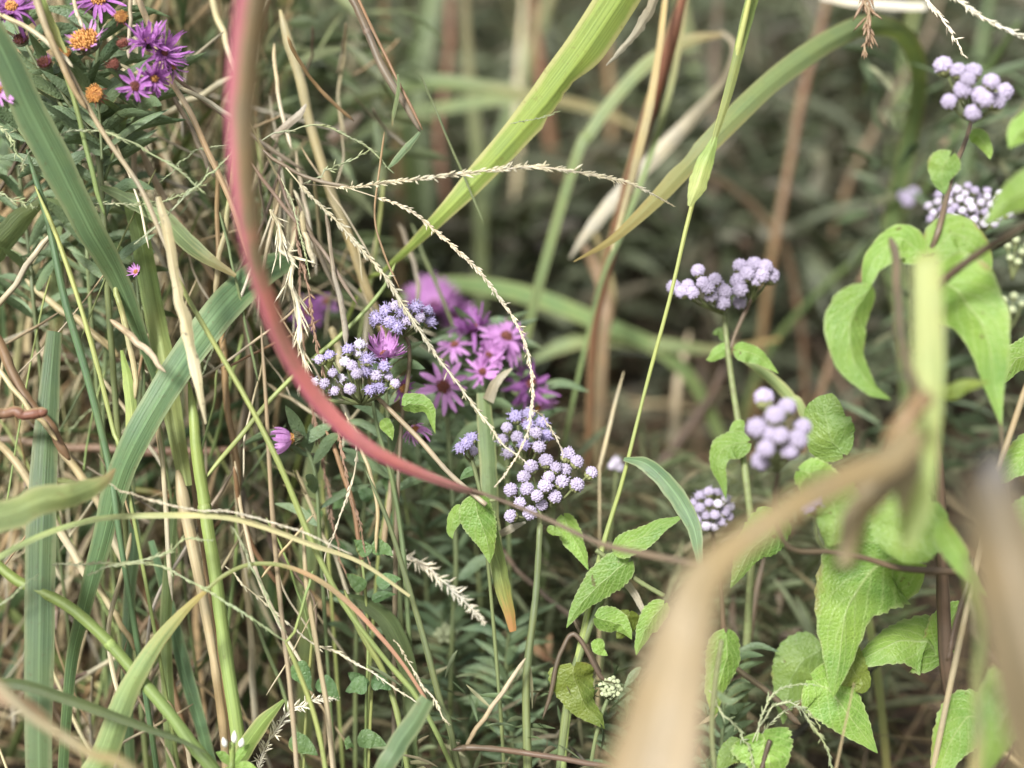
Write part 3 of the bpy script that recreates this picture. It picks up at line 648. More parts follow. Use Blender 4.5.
B('narrow green blade beside the red-brown stalk', 'green', '596,300 622,230 652,150 674,70 690,-30', 0.86, (4, 6, 6, 6, 4), roll=20, g='0')
ST('tall thin yellow-green stalk with a swollen pale sheath', 'thingreen', '762,-60 740,40 722,110 708,165 692,208 670,300 645,390 622,480 604,540 588,610 566,720 560,800', (0.66, 0.68, .69, .7, .7), (8, 7, 6, 5, 4, 4, 4, 5, 7, 8, 9), g='1')
B('pale swollen sheath on the thin yellow-green stalk', 'sheath', '716,136 706,160 697,186 690,206', 0.665, (5, 17, 19, 4), fold=0.6, name='leaf_sheath', cat='leaf sheath')
B('short yellow-green blade hugging the upper thin stalk', 'sheath', '768,-60 748,20 730,90 712,150', (0.67, 0.665), (14, 12, 9, 4), roll=30)
B('curved blue-green blade leaving the thin stalk near the serrate leaves', 'bluegreen', '624,458 646,464 668,484 686,510 697,540 700,570', (0.69, 0.67), (4, 15, 18, 17, 12, 3), roll=(30, 10, -20), g='')
ST('pale thin stalk beside the seed spikes at centre', 'straw', '600,480 600,466 612,420 624,372', 0.78, (3, 4, 3), g='0', group=None)
# white scraps, dry spike at the top right
B('white blurred straw scrap crossing the top edge', 'seedwhite', '820,-2 850,2 890,5 926,7', 0.98, (3, 7, 8, 6), roll=10, name='straw_scrap', cat='straw')
SPIKE('short white seed spike crossing the corner beside the lilac cluster', 'seedwhite', '940,-20 966,4 996,24 1030,38 1070,44', 0.74, (5, 7, 8, 8), v0=0.0, dens=2.5, g='1')
SPIKE('wispy white spike tip bending down above the top lilac cluster', 'seedwhite', '915,-20 940,18 956,40 966,58', 0.70, (7, 7, 5, 3), v0=0.0, dens=2.2, open_=.2)
SPIKE('brown drooping seed head hanging from the top edge', 'seedbrown', '874,-70 868,-10 868,20 864,52', 0.72, (6, 14, 13, 8), v0=0.3, dens=4, open_=0.28, fat=.9)
# seed spikes radiating over the middle
SPIKE('fuzzy white seed spike lying level across the bright blade', 'seedpale', '300,182 345,188 400,181 470,172 520,168 580,173 630,186 676,206', (0.7, 0.66, 0.66, 0.69), (3, 5, 6.5, 7.5, 7.5, 6.5, 5, 2.5), v0=0.12, dens=2.2)
SPIKE('pale seed spike drooping past the pink asters to the lilac cluster', 'seedpale', '345,188 400,206 440,236 482,276 515,322 531,370 531,420 524,446 508,470 494,488', (0.70, 0.69, 0.67, 0.67), (4, 5.5, 6.5, 5.5, 5, 5, 4.5, 4, 3), v0=0.08, dens=2.0)
SPIKE('thick straw seed spike running straight down to the centre cluster', 'seedpale', '285,168 340,226 390,286 430,346 470,402 500,440 532,468', 0.675, (5, 6.5, 7.5, 6.5, 6, 5, 2.5), v0=0.05, dens=2.2)
SPIKE('green arched seed spike over the straw knot', 'seedgreen', '262,140 290,130 318,126 350,136 378,156 392,172', 0.70, (5, 6, 6, 6, 5, 3), v0=0.1, open_=0.15)
SPIKE('short green seed spike meeting the arched one', 'seedgreen', '300,188 322,174 345,162 372,150', 0.70, (4, 5, 6, 4), v0=0.1, open_=0.15)
ST('dark dry straw pair slanting down from the top left of centre', 'greybrown', '338,-30 352,0 386,70 420,132', 0.71, (7, 8, 8, 7), nodes=(0.5,))
ST('thin dark straw lying along the slanting dry straw', 'brown', '346,-30 358,-2 391,68 423,130', 0.705, 3)
B('small pale leaf tip under the dark straw', 'bluegreen', '420,132 408,146 396,160 388,168', 0.705, (3, 7, 6, 2), name='grass_leaf')
B('thin green bract hanging on the dark straw', 'green', '398,74 398,92 394,112 392,126', 0.70, (2, 4, 4, 1))
SPIKE('short thin spike crossing the bright blade', 'seedgreen', '508,124 525,121 544,117 560,112', 0.705, (2, 3, 3, 2), v0=0)
SPIKE('dry bent spike tip above the lower lilac heads', 'seedpale', '526,408 540,414 552,430 560,446 563,460', 0.685, (2, 4, 4, 3, 2), v0=0.1, dens=0.8)
SPIKE('fluffy white seed spike lying under the arched green blades', 'seedwhite', '390,552 412,560 436,574 460,596 486,624', 0.74, (5, 8, 9, 8, 4), v0=0.0, dens=4.5, open_=0.8, fat=.8)
SPIKE('white curved seed spike on the ground beside small white buds', 'seedwhite', '258,770 270,738 290,712 316,700 340,698', 0.69, (5, 7, 8, 6, 3), v0=0.0, dens=4, open_=0.7, fat=.8)
SPIKE('beige beaded seed spike slanting down to the twig', 'seedpale', '225,566 250,590 300,634 350,660 390,684 424,708', 0.675, (4, 5, 6, 6, 5, 4), v0=0.0, dens=1.0, open_=0.12)
SPIKE('beige spike running down beside the yellow-green blade end', 'seedpale', '394,640 410,664 426,690 448,724', 0.67, (3, 5, 6, 5), v0=0.0, open_=0.2)
SPIKE('zigzag pale seed spike hanging left of the long twig', 'seedpale', '345,412 356,440 352,480 338,520 326,560 330,600', 0.69, (4, 6, 7, 6, 5, 4), v0=0.0, open_=0.15)
SPIKE('brown beaded seed spike hanging under the straw knot', 'seedbrown', '296,205 304,270 316,340 330,400 344,460 358,520 372,570', 0.70, (5, 7, 7, 7, 6, 5, 4), v0=0.05, dens=1.1, open_=0.2)
SPIKE('second brown beaded spike close behind the pink blade', 'seedbrown', '300,250 302,330 312,410 322,470 334,530 348,580', 0.73, (5, 7, 8, 7, 6, 4), v0=0.05, dens=1.1, open_=0.2)
SPIKE('green seed spike arching over the broad blade at upper left', 'seedgreen', '20,168 42,142 76,130 112,133 146,152 180,172 206,192', 0.66, (3, 4, 6, 7, 7, 6, 4), v0=0.25, open_=0.2)
SPIKE('green seed spike rising through the upper-left straws', 'seedgreen', '135,246 155,228 186,196 214,172 232,152', 0.66, (4, 5, 6, 6, 4), v0=0.0, open_=0.2)
SPIKE('level green seed spike left of the straw knot', 'seedgreen', '84,206 112,203 150,204 184,194 206,184', 0.67, (5, 5, 5, 5, 4), v0=0.0, open_=0.3)
SPIKE('small forked green spike at the left edge', 'seedgreen', '-30,196 0,196 22,203 38,208', 0.67, (4, 7, 7, 4), v0=0.0, open_=0.5)
SPIKE('green spike tip pointing at the orange disc plant', 'seedgreen', '-30,120 0,128 16,148 24,170', 0.67, (4, 7, 7, 4), v0=0.0, open_=0.5)
SPIKE('pale green seed spike crossing the upright blade low at left', 'seedgreen', '52,566 80,562 120,563 158,556 186,540 214,542', 0.645, (4, 6, 6, 6, 6, 4), v0=0.0, open_=0.3)
SPIKE('pale green seed spike sloping from the upright blade to the thin fork', 'seedgreen', '88,574 112,566 150,564 200,585 244,614 286,642', 0.645, (4, 6, 6, 6, 5, 3), v0=0.0, open_=0.2)
SPIKE('short green seed spike hanging from the straw arch', 'seedgreen', '230,526 244,548 258,578 270,606 284,632', 0.65, (4, 6, 6, 5, 3), v0=0.0, open_=0.2)
SPIKE('pale spike along the tip of the folded green blade', 'seedpale', '104,480 122,492 150,500 190,508 240,514 300,530 352,556', 0.64, (3, 4, 5, 5, 5, 4, 3), v0=0.05, open_=0.15)
SPIKE('faint green spike reaching in at the lower left edge', 'seedgreen', '-20,610 4,602 26,584 40,574', 0.64, (3, 4, 4, 3), v0=0.0)
SPIKE('pale green beaded spike beside the serrate leaves at the bottom', 'seedgreen', '708,690 722,712 738,730 750,752 758,790', 0.66, (4, 6, 7, 6, 5), v0=0.0, dens=1.3)
SPIKE('green beaded spike bending over the twig at lower right', 'seedgreen', '752,742 770,710 792,702 812,722 830,756 838,790', 0.66, (4, 5, 6, 6, 6, 5), v0=0.1, dens=1.3)
SPIKE('upper green spike of the fork near the heart leaves', 'seedgreen', '756,740 764,712 780,690 806,684 820,688', 0.655, (4, 5, 5, 4, 3), v0=0.1)
SPIKE('thin green spike between fork and heart leaves', 'seedgreen', '748,748 776,718 800,706 820,726', 0.67, (4, 5, 5, 4), v0=0.1)
ST('thin green forked stem under the pale green spikes', 'thingreen', '284,640 296,668 312,710 324,760 330,800', 0.65, (4, 5, 5, 5), g='1')
ST('short green side stem rising into the fork', 'thingreen', '285,644 296,626 308,590 312,570', 0.66, 3)

# ================================================================== LEFT GRASSES
B('broad dark green blade slanting down beside the orange discs', 'bluegreen', '-40,-30 0,46 30,108 60,170 92,230 118,276 140,330 160,390', (0.62, 0.66, 0.72), (20, 28, 32, 32, 28, 22, 14, 6), roll=(15, 5, -10), fold=0.2, g='', nv=70, nu=9)
B('wide green blade bending behind the pink blade', 'bluegreen', '292,258 262,270 228,300 195,342 166,386 140,432 118,480 100,546 84,610 70,680', (0.74, 0.7, 0.68, 0.68, 0.69), (20, 31, 33, 31, 28, 27, 25, 20, 15, 11), roll=(-25, -10, 10, 20), fold=0.16, g='1', nv=80, nu=9)
B('upright broad green blade near the left edge', 'bluegreen', '56,330 50,390 45,450 42,520 41,600 39,690 40,800', (0.69, 0.66, 0.65), (14, 20, 25, 28, 30, 28, 24), roll=(10, 0, -5), fold=0.18, g='1', nv=60, nu=9)
B('dull blade just above the upright broad blade', 'green', '62,210 60,250 57,300 55,345', 0.76, (16, 18, 17, 12), fold=0.3)
B('folded pale green blade reaching in with its tip in the straws', 'green', '-60,520 0,514 40,500 74,494 102,482 117,468', (0.58, 0.6, 0.62), (34, 32, 28, 24, 13, 2), roll=(30, 20, -15, 20), fold=0.4, jag=0.05, wave=0.05, nv=60)
B('curved green blade narrowing to a long pink-tinged tip', 'archgreen', '86,800 104,756 126,696 156,645 186,610 206,590', 0.65, (26, 26, 21, 15, 8, 4), roll=(-20, 0, 15), fold=0.35, g='0', nv=60)
B('thin pinkish blade tip arching to the lower middle', 'pinkstraw', '204,592 226,574 252,564 284,566 318,580 350,604 380,636 404,666 430,706', (0.65, 0.655, 0.66, 0.67), (4, 4, 4, 4, 5, 5, 4, 3.5, 3), fold=0.4)
ST('thick green grass stem slanting across the lower left', 'stemgreen', '-40,534 12,574 58,602 108,642 152,692 190,740 222,780', (0.66, 0.655), (10, 11, 11, 12, 13, 14), g='1', nodes=(0.34,))
B('straw-coloured arched blade crossing the lower left stems', 'yellowstem', '-60,590 0,556 48,532 100,518 160,515 220,516 262,526 310,544 360,562 410,596', (0.62, 0.64, 0.66), (7, 6.5, 5.5, 5.5, 6, 6, 5.5, 5, 4, 3), roll=30, fold=0.3)
B('narrow green blade crossing the foot of the upright blade', 'darkgreen', '-40,680 20,684 70,700 120,718 170,736 206,752', (0.62, 0.63), (8, 11, 11, 9, 6, 2), roll=25)
ST('tan stem leaning across the lower left corner', 'tan', '-40,660 0,688 40,718 90,752 150,792', (0.52, 0.5), (10, 11, 12, 11), g='1', nodes=(0.35,))
B('brown curled sheath over the leaning tan stem', 'brown', '-40,672 0,692 30,708 52,722', 0.515, (14, 16, 13, 3), roll=20, name='leaf_sheath', cat='leaf sheath')
ST('thick green stem with a side shoot between the straws', 'stemgreen', '188,380 198,430 202,480 206,520 216,580 228,660 240,736 246,800', (0.70, 0.69), (10, 11, 13, 13, 14, 15, 15), g='1', nodes=(0.28,))
ST('thin green shoot slanting up from the thick green stem', 'thingreen', '204,480 228,450 262,410 300,372 342,334 382,290 396,262', (0.70, 0.72), (5, 5, 5, 5, 4, 4), name='grass_stalk')
ST('stout yellow stem with a pale green upper sheath', 'goldstraw', '178,470 186,510 198,580 212,650 222,730 228,800', 0.71, (14, 13, 11, 10, 9, 9), g='1')
B('pale green sheath along the upper yellow stem', 'sheath', '128,190 142,246 154,310 166,370 176,430 186,486', (0.72, 0.71), (16, 19, 20, 20, 18, 12), fold=0.5, name='leaf_sheath', cat='leaf sheath')
ST('grey-brown stem beside the stout yellow stem', 'brown', '190,440 198,500 208,580 220,660 230,740', 0.725, 8, g='1')
ST('thin twin green stem nearer the left edge', 'bluegreen', '26,150 46,220 66,300 88,380 110,470 122,540', (0.69, 0.68), (7, 7, 8, 8, 6), g='1')
ST('thin twin green stem beside the upright broad blade', 'thingreen', '36,186 56,236 78,300 98,370 114,430 124,470', 0.685, (5, 5, 5, 5, 4), g='1')
ST('slender yellow-green stalk beneath the orange disc', 'thingreen', '52,40 66,76 78,120 92,170 104,216', (0.66, 0.67), 5)
ST('bent straw stalk passing left of the orange disc', 'straw', '28,-20 48,32 76,84 106,138 140,188 164,240 186,290', (0.65, 0.66, 0.66), 5)
ST('tan straw leaning past the brown aster bud', 'goldstraw', '30,-20 44,24 60,62 76,92 84,108', (0.645, 0.655), (8, 7, 6, 5))
B('pale green sheath at the top edge over the aster plant', 'sheath', '34,-30 42,6 56,36 66,52', 0.655, (10, 12, 9, 3), fold=0.5, name='leaf_sheath', cat='leaf sheath')
ST('long yellow-green straw crossing the wide blade', 'thingreen', '172,262 184,292 212,340 248,402 280,466 312,540 346,606 386,660 428,716', (0.66, 0.66, 0.67), (5, 5, 5, 6, 6, 5, 5), g='1')
ST('upright pale straw standing through the left centre', 'straw', '262,326 266,400 272,500 280,600 290,690 298,790', 0.665, (4, 4, 5, 5, 5, 5), g='1')
ST('second upright pale straw right of the first', 'palestraw', '302,520 308,590 318,660 328,720 336,800', 0.665, (4, 5, 5, 6, 6), g='1')
B('spotted dry leaf hanging across the wide green blade', 'spotleaf', '158,196 166,226 178,290 186,326 196,370 206,424', (0.65, 0.64), (5, 9, 8, 11, 12, 9, 2), roll=(20, -30, 40, -10, 30), fold=0.4, jag=0.16, wave=.12, name='dry_leaf', cat='dry leaf')
B('dull green blade under the drooping aster', 'green', '318,440 314,480 310,530 306,590', 0.80, (16, 22, 22, 16), fold=0.25, g='1')
B('green curved blade at the foot of the small clover leaves', 'darkgreen', '340,594 368,604 392,626 406,660 412,700 410,750', 0.71, (4, 16, 20, 18, 14, 12), roll=(30, 10, -10), g='1')
B('blue-green blade standing at the bottom beside the twig', 'bluegreen', '428,698 412,724 396,750 376,790', 0.63, (16, 20, 20, 18), fold=0.25, g='1')
B('upright green blade with a yellow stripe behind the centre cluster', 'archgreen', '484,392 487,430 489,480 492,530 504,590 514,628', (0.74, 0.73, 0.72), (13, 17, 17, 18, 15, 3), fold=0.3, roll=(15, 0, 20))
B('dried curl at the tip of the striped upright blade', 'whitestraw', '486,400 494,384 504,374 512,368', 0.735, (12, 10, 6, 2), roll=40, name='dry_leaf', cat='dry leaf')
B('olive hanging blade end turning orange under the serrate leaf', 'olive', '490,520 496,556 504,590 514,632', 0.70, (13, 16, 16, 7), roll=10)
ST('blue-green thin stem leaning toward the twig', 'bluestem', '368,470 388,520 404,570 424,640 442,704 452,740', 0.68, (4, 5, 6, 7, 7), g='1')
ST('yellow-green stem low behind the blue-green blade', 'thingreen', '345,590 366,640 390,690 402,740', 0.70, 6, g='1')
# upper-left straws
UST = 'dry straws of the upper tangle'
for lb, mt, s, d, w in [
 ('orange straw slanting beside the withered asters', 'goldstraw', '130,-20 150,30 166,72 190,112 212,158 232,206 250,262', (.68, .7), (7, 6, 6, 6, 5)),
 ('yellow straw right of the orange straw', 'yellowstem', '238,140 230,190 222,240 214,300', .71, 6),
 ('thick straw slanting right of the pink blade', 'goldstraw', '278,10 294,60 308,120 330,190 352,250 372,304 392,350', (.76, .78), 10),
 ('white straw behind the pink blade top', 'palestraw', '206,-20 220,28 232,60 250,100', .78, 6),
 ('pale straw crossing behind the withered asters', 'palestraw', '118,62 150,80 190,92 222,110 250,128', .70, 5),
 ('pale straw crossing the other way below the asters', 'straw', '130,150 160,120 190,100 236,76', .76, 7),
 ('grey straw hanging below the withered asters', 'greybrown', '168,80 182,112 200,150 214,176', .73, 5),
 ('upright straw under the withered asters', 'straw', '132,96 133,150 137,210 140,270', .74, 6),
 ('tan straw fallen against the broad blade', 'goldstraw', '140,150 160,190 190,240 220,290', .74, 7),
 ('white straw running past the aster heads at the corner', 'palestraw', '-20,4 20,24 48,42 72,66', .655, 5),
 ('white straw over the brown bud', 'palestraw', '68,-20 76,10 82,28', .66, 4),
 ('upright straw at the withered aster top', 'palestraw', '130,-20 130,20 128,60', .67, 4),
 ('pale straw low left slanting up to the blade', 'palestraw', '-30,330 0,302 28,264 52,232', .69, 6),
 ('tan straw slanting behind the twin green stems', 'goldstraw', '24,280 60,308 90,330 118,358', .74, 7),
 ('brown straw bundle bending at the left edge', 'brown', '-20,320 0,346 24,392 48,426 70,462', .67, 10),
 ('thin brown straw along the left bundle', 'goldstraw', '-20,350 10,384 36,416 58,440', .665, 5),
 ('tan straw slanting under the folded blade', 'straw', '-20,430 8,452 40,500 72,552 96,590', .72, 8),
 ('straw slanting under the straw arch', 'straw', '50,430 76,470 100,510 130,570 160,630', .74, 8),
 ('brown stalk joint lying at the left edge', 'redbrown', '-30,414 0,414 28,415 48,413', .65, (10, 11, 11, 12)),
 ('bent straw crossing in front of the wide blade base', 'straw', '110,318 128,334 148,352 166,372', .66, (5, 7, 7, 4)),
 ('yellow stub beside the pale sheath', 'yellowstem', '114,284 122,310 130,350 136,400', .69, 6),
 ('brown straw behind the spotted leaf', 'brown', '216,296 224,350 230,420 240,500', .74, 7),
 ('grey dry ribbon hanging right of the spotted leaf', 'greybrown', '246,316 250,370 244,430 240,480 256,540', .76, 9),
 ('level reddish straw behind the left stems', 'peach', '-20,440 40,444 100,450 180,452 250,448', .82, 8),
 ('level olive straw behind the folded blade', 'olive', '20,480 80,482 140,490 190,500', .8, 6),
 ('pale upright straw left of the stout yellow stem', 'palestraw', '154,380 160,450 166,520 172,600', .70, 5),
 ('white upright straw behind the thick green stem', 'palestraw', '242,560 250,620 252,680 256,740', .76, 7),
 ('brown leaning straw right of the curved blade', 'brown', '118,540 138,580 160,640 176,700 188,760', .74, 7),
 ('gold straw low between blade and stem', 'goldstraw', '96,580 116,616 138,650', .73, 6),
 ('long straw low at the bottom edge', 'straw', '168,700 184,740 196,790', .69, 5),
 ('pale straw behind the clover leaves', 'palestraw', '296,470 316,520 336,560 350,600', .74, 4),
 ('straw right of the knot falling to the lilac heads', 'whitestraw', '326,212 332,256 340,300 346,346', .70, (5, 4, 6, 7)),
 ('tan stub hanging under the straw knot', 'palestraw', '302,210 306,240 314,268', .70, 6),
 ('tan straw between knot and pink asters', 'straw', '332,326 338,350 340,372', .76, 8),
 ('brown thin straw leaning at the pink blade foot', 'brown', '326,430 342,470 356,520 362,570', .72, 5),
 ('dry straw behind the left twin asters', 'straw', '384,556 390,500 394,450 396,420', .74, 6),
 ]: ST(lb, mt, s, d, w, group=UST, name='straw', cat='straw')
# straw knot: bundles of straw fanning from one point
KN = 'straws fanning from the dry knot'
for i in range(16):
    a = random.uniform(-0.45, 0.5); L = random.uniform(60, 150); x0, y0 = random.uniform(272, 300), random.uniform(150, 215)
    ST('pale dry straw in the fan of straws beside the pink blade', random.choice(['palestraw', 'straw', 'seedpale', 'greybrown']), f'{x0},{y0} {x0 + a * L * .45 + random.uniform(-4, 4):.0f},{y0 + L * .5:.0f} {x0 + a * L:.0f},{y0 + L:.0f}', random.uniform(.70, .78), (3, random.uniform(3, 6), 2), group=KN, name='straw', cat='straw')
SPIKE('dense straw-coloured grass head hanging beside the pink blade', 'seedpale', '272,205 282,240 294,290 302,350 306,392', 0.70, (10, 18, 20, 15, 7), v0=0.0, dens=3, open_=0.2, fat=0.42, name='grass_panicle', cat='grass head', group=None)
ST('twiggy brown node across the straw knot', 'greybrown', '262,150 290,170 320,182 350,186', .69, 4, name='straw', cat='straw', group=KN)
B('grey papery leaf at the straw knot', 'whitestraw', '272,138 286,126 300,114 306,104', .72, (5, 8, 7, 2), name='dry_leaf', cat='dry leaf')
B('grey soft leaf right of the straw knot', 'greybrown', '330,140 345,128 362,114', .9, (12, 13, 5), name='dry_leaf', cat='dry leaf')
B('second green blade crossing behind the spotted leaf', 'green', '100,186 130,200 160,216 196,250 236,276', .70, (5, 16, 18, 16, 4), roll=(20, 0, -15))
B('shaded green blade behind the broad dark blade', 'darkgreen', '40,200 70,216 100,240 130,260', .74, (10, 26, 26, 8), roll=20)
B('dark green blade in the left corner herbs', 'darkgreen', '-40,280 -6,250 20,222 44,200', .72, (20, 26, 22, 6), roll=-15)
B('short yellow-green blade left of stout yellow stem', 'sheath', '122,350 128,380 132,420 130,460', .69, (3, 10, 12, 10), fold=.4)
B('green blade standing low behind the curved blade', 'bluegreen', '128,480 134,540 130,600 128,680', .73, (4, 12, 12, 10), g='1')
B('green blade rising beside the thick green stem', 'green', '178,480 172,540 166,620 170,720', .72, (3, 10, 12, 12), roll=20, g='1')
B('slim blade slanting behind the thick lower stem', 'bluegreen', '150,540 166,600 184,670 204,740', .73, (6, 12, 14, 12), roll=-20, g='1')
B('bright young blade low beside the white buds', 'bright', '284,700 262,724 244,750 230,790', .68, (3, 16, 18, 14), fold=.3, g='1')

# ================================================================== PINK BLADE, TWIGS
B('pink-red grass blade sweeping out of focus down to the centre', 'pinkblade', '268,-70 258,-8 248,50 243,110 244,170 250,230 262,286 285,348 320,402 370,448 420,474 464,490 484,495', (0.47, 0.48, 0.49, 0.50, 0.52, 0.55, 0.58, 0.61, 0.63), (38, 35, 32, 29, 25, 21, 18, 17, 16, 14, 11, 7, 3), roll=(25, 18, 8, 0, 0), fold=0.5, jag=0.03, nv=90, nu=9)
ST('thin grey-brown twig crossing under the centre cluster', 'greybrown', '440,478 490,496 545,518 600,544 650,556 704,564', (0.63, 0.60, 0.55), (3, 3.5, 4.5, 6, 7, 7), name='twig', cat='twig')
ST('brown bent twig lying on the ground cover at the bottom', 'purplestem', '452,750 480,748 520,752 560,758 612,768', 0.67, (6, 6, 6, 6), name='twig', cat='twig', nodes=(0.12,))
ST('thin tan twig leaning up to the green stem foot', 'straw', '464,748 482,722 504,690 526,658', 0.675, (4, 5, 5, 4), name='twig', cat='twig')
ST('dark bent twig under the small serrate leaf', 'purplestem', '542,722 552,690 560,652 570,636 580,640 598,672 604,682', 0.69, (4, 5, 5, 5, 5, 5), name='twig', cat='twig')
ST('tan straw crossing behind the green flower stem', 'greybrown', '470,500 500,548 540,592 580,624', .80, 5, name='twig', cat='twig')
ST('brown twig slanting behind the heart leaves', 'purplestem', '724,660 752,680 780,704 800,726', 0.72, 6, name='twig', cat='twig')
ST('dark thin twig beside the tan blade', 'purplestem', '765,556 756,600 748,650 742,720', 0.80, 6, g='1', name='twig', cat='twig')
B('white dry leaf strip between the serrate leaves', 'whitestraw', '602,562 622,578 638,600 646,620', .70, (5, 8, 7, 4), name='dry_leaf', cat='dry leaf')
B('dry curled leaf under the lilac centre heads', 'whitestraw', '500,534 512,528 526,522', .71, (7, 8, 2), name='dry_leaf', cat='dry leaf')
B('orange-brown dead leaf in the dark gap at lower right', 'peach', '778,640 796,634 812,626', .86, (9, 12, 3), name='dry_leaf', cat='dry leaf')

# ================================================================== BLURRED TAN PLANT IN FRONT AT RIGHT
B('big out-of-focus tan blade sweeping up from the bottom', 'tan', '628,860 648,760 662,690 684,622 706,576 740,540 790,505 846,478 890,458 912,430', (0.37, 0.375, 0.38, 0.39, 0.40, 0.42, 0.44), (98, 90, 72, 54, 40, 28, 27, 29, 31, 26), roll=(20, 10, 0, 20, 20), fold=0.3, g='0', nv=80, nu=9, jag=0.02)
B('short tan blurred leaf drooping from the front joint', 'tan', '908,442 898,470 874,496 854,522 844,566', (0.45, 0.44), (14, 24, 27, 26, 14), roll=10, fold=0.4, name='dry_leaf', cat='dry leaf')
B('small tan stub hanging from the front joint', 'tan', '912,440 910,470 904,496 902,514', 0.455, (18, 20, 16, 6), name='dry_leaf', cat='dry leaf')
ST('fuzzy brown joint of the blurred front stem', 'brown', '886,452 900,430 916,404 930,392', 0.455, (12, 22, 20, 8), name='stem_joint', cat='stem joint')
ST('brown blurred stalk slanting up from the front joint', 'purplestem', '922,402 905,350 898,300 896,262 890,238', (0.46, 0.54, .6), (12, 10, 9, 8), name='grass_stalk')
B('blurred pale green upright blade right in front of the vine', 'palegreen', '908,548 914,505 919,455 926,396 929,330 929,268 928,252', (0.47, 0.48, 0.49), (14, 34, 34, 32, 29, 27, 22), roll=(10, 0, 0), fold=0.25, jag=0.01, nv=60)
B('blurred tan-grey blade at the right edge', 'tangrey', '1090,860 1052,730 1020,610 1000,530 984,474 976,462', (0.36, 0.37, 0.38), (110, 92, 74, 62, 52, 34), roll=(10, 0, 20), fold=0.4, g='0', jag=0.01, nv=60)

# ================================================================== COUNTABLE CLUTTER OF THE TANGLE
for i in range(215):
    x0, y0 = random.uniform(-20, 400), random.uniform(20, 720); low = (x0 > 250)
    a = random.gauss(0, .55) + (0.25 if random.random() < .5 else -.25); L = random.uniform(70, 230) * (0.7 if low else 1); bx = random.uniform(-.12, .12) * L
    dd = random.uniform(.70, .86); sx, cy = math.sin(a), math.cos(a)
    pts = f'{x0:.0f},{y0:.0f} {x0 + sx * L * .3 + bx * .6:.0f},{y0 + cy * L * .3:.0f} {x0 + sx * L * .65 + bx:.0f},{y0 + cy * L * .62:.0f} {x0 + sx * L:.0f},{y0 + cy * L:.0f}'
    ST('thin dry straw lying loose among the tall grasses', random.choice(['palestraw', 'palestraw', 'straw', 'straw', 'goldstraw', 'brown', 'greybrown', 'whitestraw']), pts, (dd, dd + random.uniform(-.03, .05)), random.choice([1.6, 2, 2.2, 2.6, 3, 4, 5]), name='straw', cat='straw', group='thin straws lying loose among the tall grasses', sides=5, nv=26)
for i in range(26):
    x0, y0 = random.uniform(-10, 330), random.uniform(430, 760); a = random.uniform(-1.3, 1.3); L = random.uniform(25, 70); dd = random.uniform(.76, .9)
    B('withered curled leaf caught low in the straw', random.choice(['brown', 'greybrown', 'whitestraw', 'brown', 'goldstraw']), f'{x0:.0f},{y0:.0f} {x0 + math.sin(a) * L * .5 + random.uniform(-8, 8):.0f},{y0 + math.cos(a) * L * .5:.0f} {x0 + math.sin(a) * L:.0f},{y0 + math.cos(a) * L:.0f}', dd,
      (2, random.uniform(6, 12), random.uniform(5, 9), 1), roll=(random.uniform(-60, 60), random.uniform(-60, 60)), fold=random.uniform(.3, .9), jag=.15, wave=.2, name='withered_leaf', cat='dead leaf', group='withered leaves caught low in the straw')
for i in range(16):
    x0, y0 = random.uniform(20, 330), random.uniform(120, 420); a = random.uniform(-1.2, 1.2); L = random.uniform(50, 110); dd = random.uniform(.68, .8)
    SPIKE('fine green seed spike threading through the straws', random.choice(['seedgreen', 'seedgreen', 'seedpale']), f'{x0:.0f},{y0:.0f} {x0 + math.sin(a) * L * .5:.0f},{y0 + math.cos(a) * L * .5 - 10:.0f} {x0 + math.sin(a) * L:.0f},{y0 + math.cos(a) * L:.0f}', dd, (3, 4, 4, 3), v0=.1, open_=.25, group='fine seed spikes threading through the straws')

for i in range(34):
    x0, y0 = random.uniform(-10, 420), random.uniform(60, 640); a = random.gauss(0, .4); L = random.uniform(110, 260); dd = random.uniform(.70, .84)
    ST('hair-thin green stalk standing in the straw tangle', random.choice(['thingreen', 'thingreen', 'bluestem', 'stemgreen']), f'{x0:.0f},{y0:.0f} {x0 + math.sin(a) * L * .4 + random.uniform(-8, 8):.0f},{y0 + L * .4:.0f} {x0 + math.sin(a) * L:.0f},{y0 + L:.0f}', dd, random.choice([2, 2.5, 3, 4]), name='grass_stalk', cat='grass stalk', group='hair-thin green stalks in the straw tangle', sides=5, nv=26)
for i in range(22):
    x0, y0 = random.uniform(350, 900), random.uniform(570, 760); a = random.uniform(-1.4, 1.4); L = random.uniform(18, 50); dd = random.uniform(.82, 1.0)
    B('dead leaf lying in the feathery ground cover', random.choice(['brown', 'greybrown', 'peach', 'redbrown']), f'{x0:.0f},{y0:.0f} {x0 + math.sin(a) * L * .5 + random.uniform(-6, 6):.0f},{y0 + math.cos(a) * L * .5:.0f} {x0 + math.sin(a) * L:.0f},{y0 + math.cos(a) * L:.0f}', dd,
      (2, random.uniform(6, 12), random.uniform(5, 9), 1), roll=(random.uniform(-60, 60), random.uniform(-60, 60)), fold=random.uniform(.3, .8), jag=.12, wave=.2, name='dead_leaf', cat='dead leaf', group='dead leaves in the feathery ground cover')
# ================================================================== MISTFLOWERS
GM = 'mistflower plants with lilac button heads'
def plant(label, stems, name='mistflower_plant', cat='flower plant', group=GM):
    s0 = stems[0]; C = ctrl(s0[1], s0[2], s0[3], 0, s0[4] if len(s0) > 4 else '')
    o = thing(name, C[0][np.argmin(C[0][:, 2])], label, cat, group)
    for s in stems: PART(o, 'stem', s[0], s[1], s[2], s[3], g=s[4] if len(s) > 4 else '', sides=8)
    return o
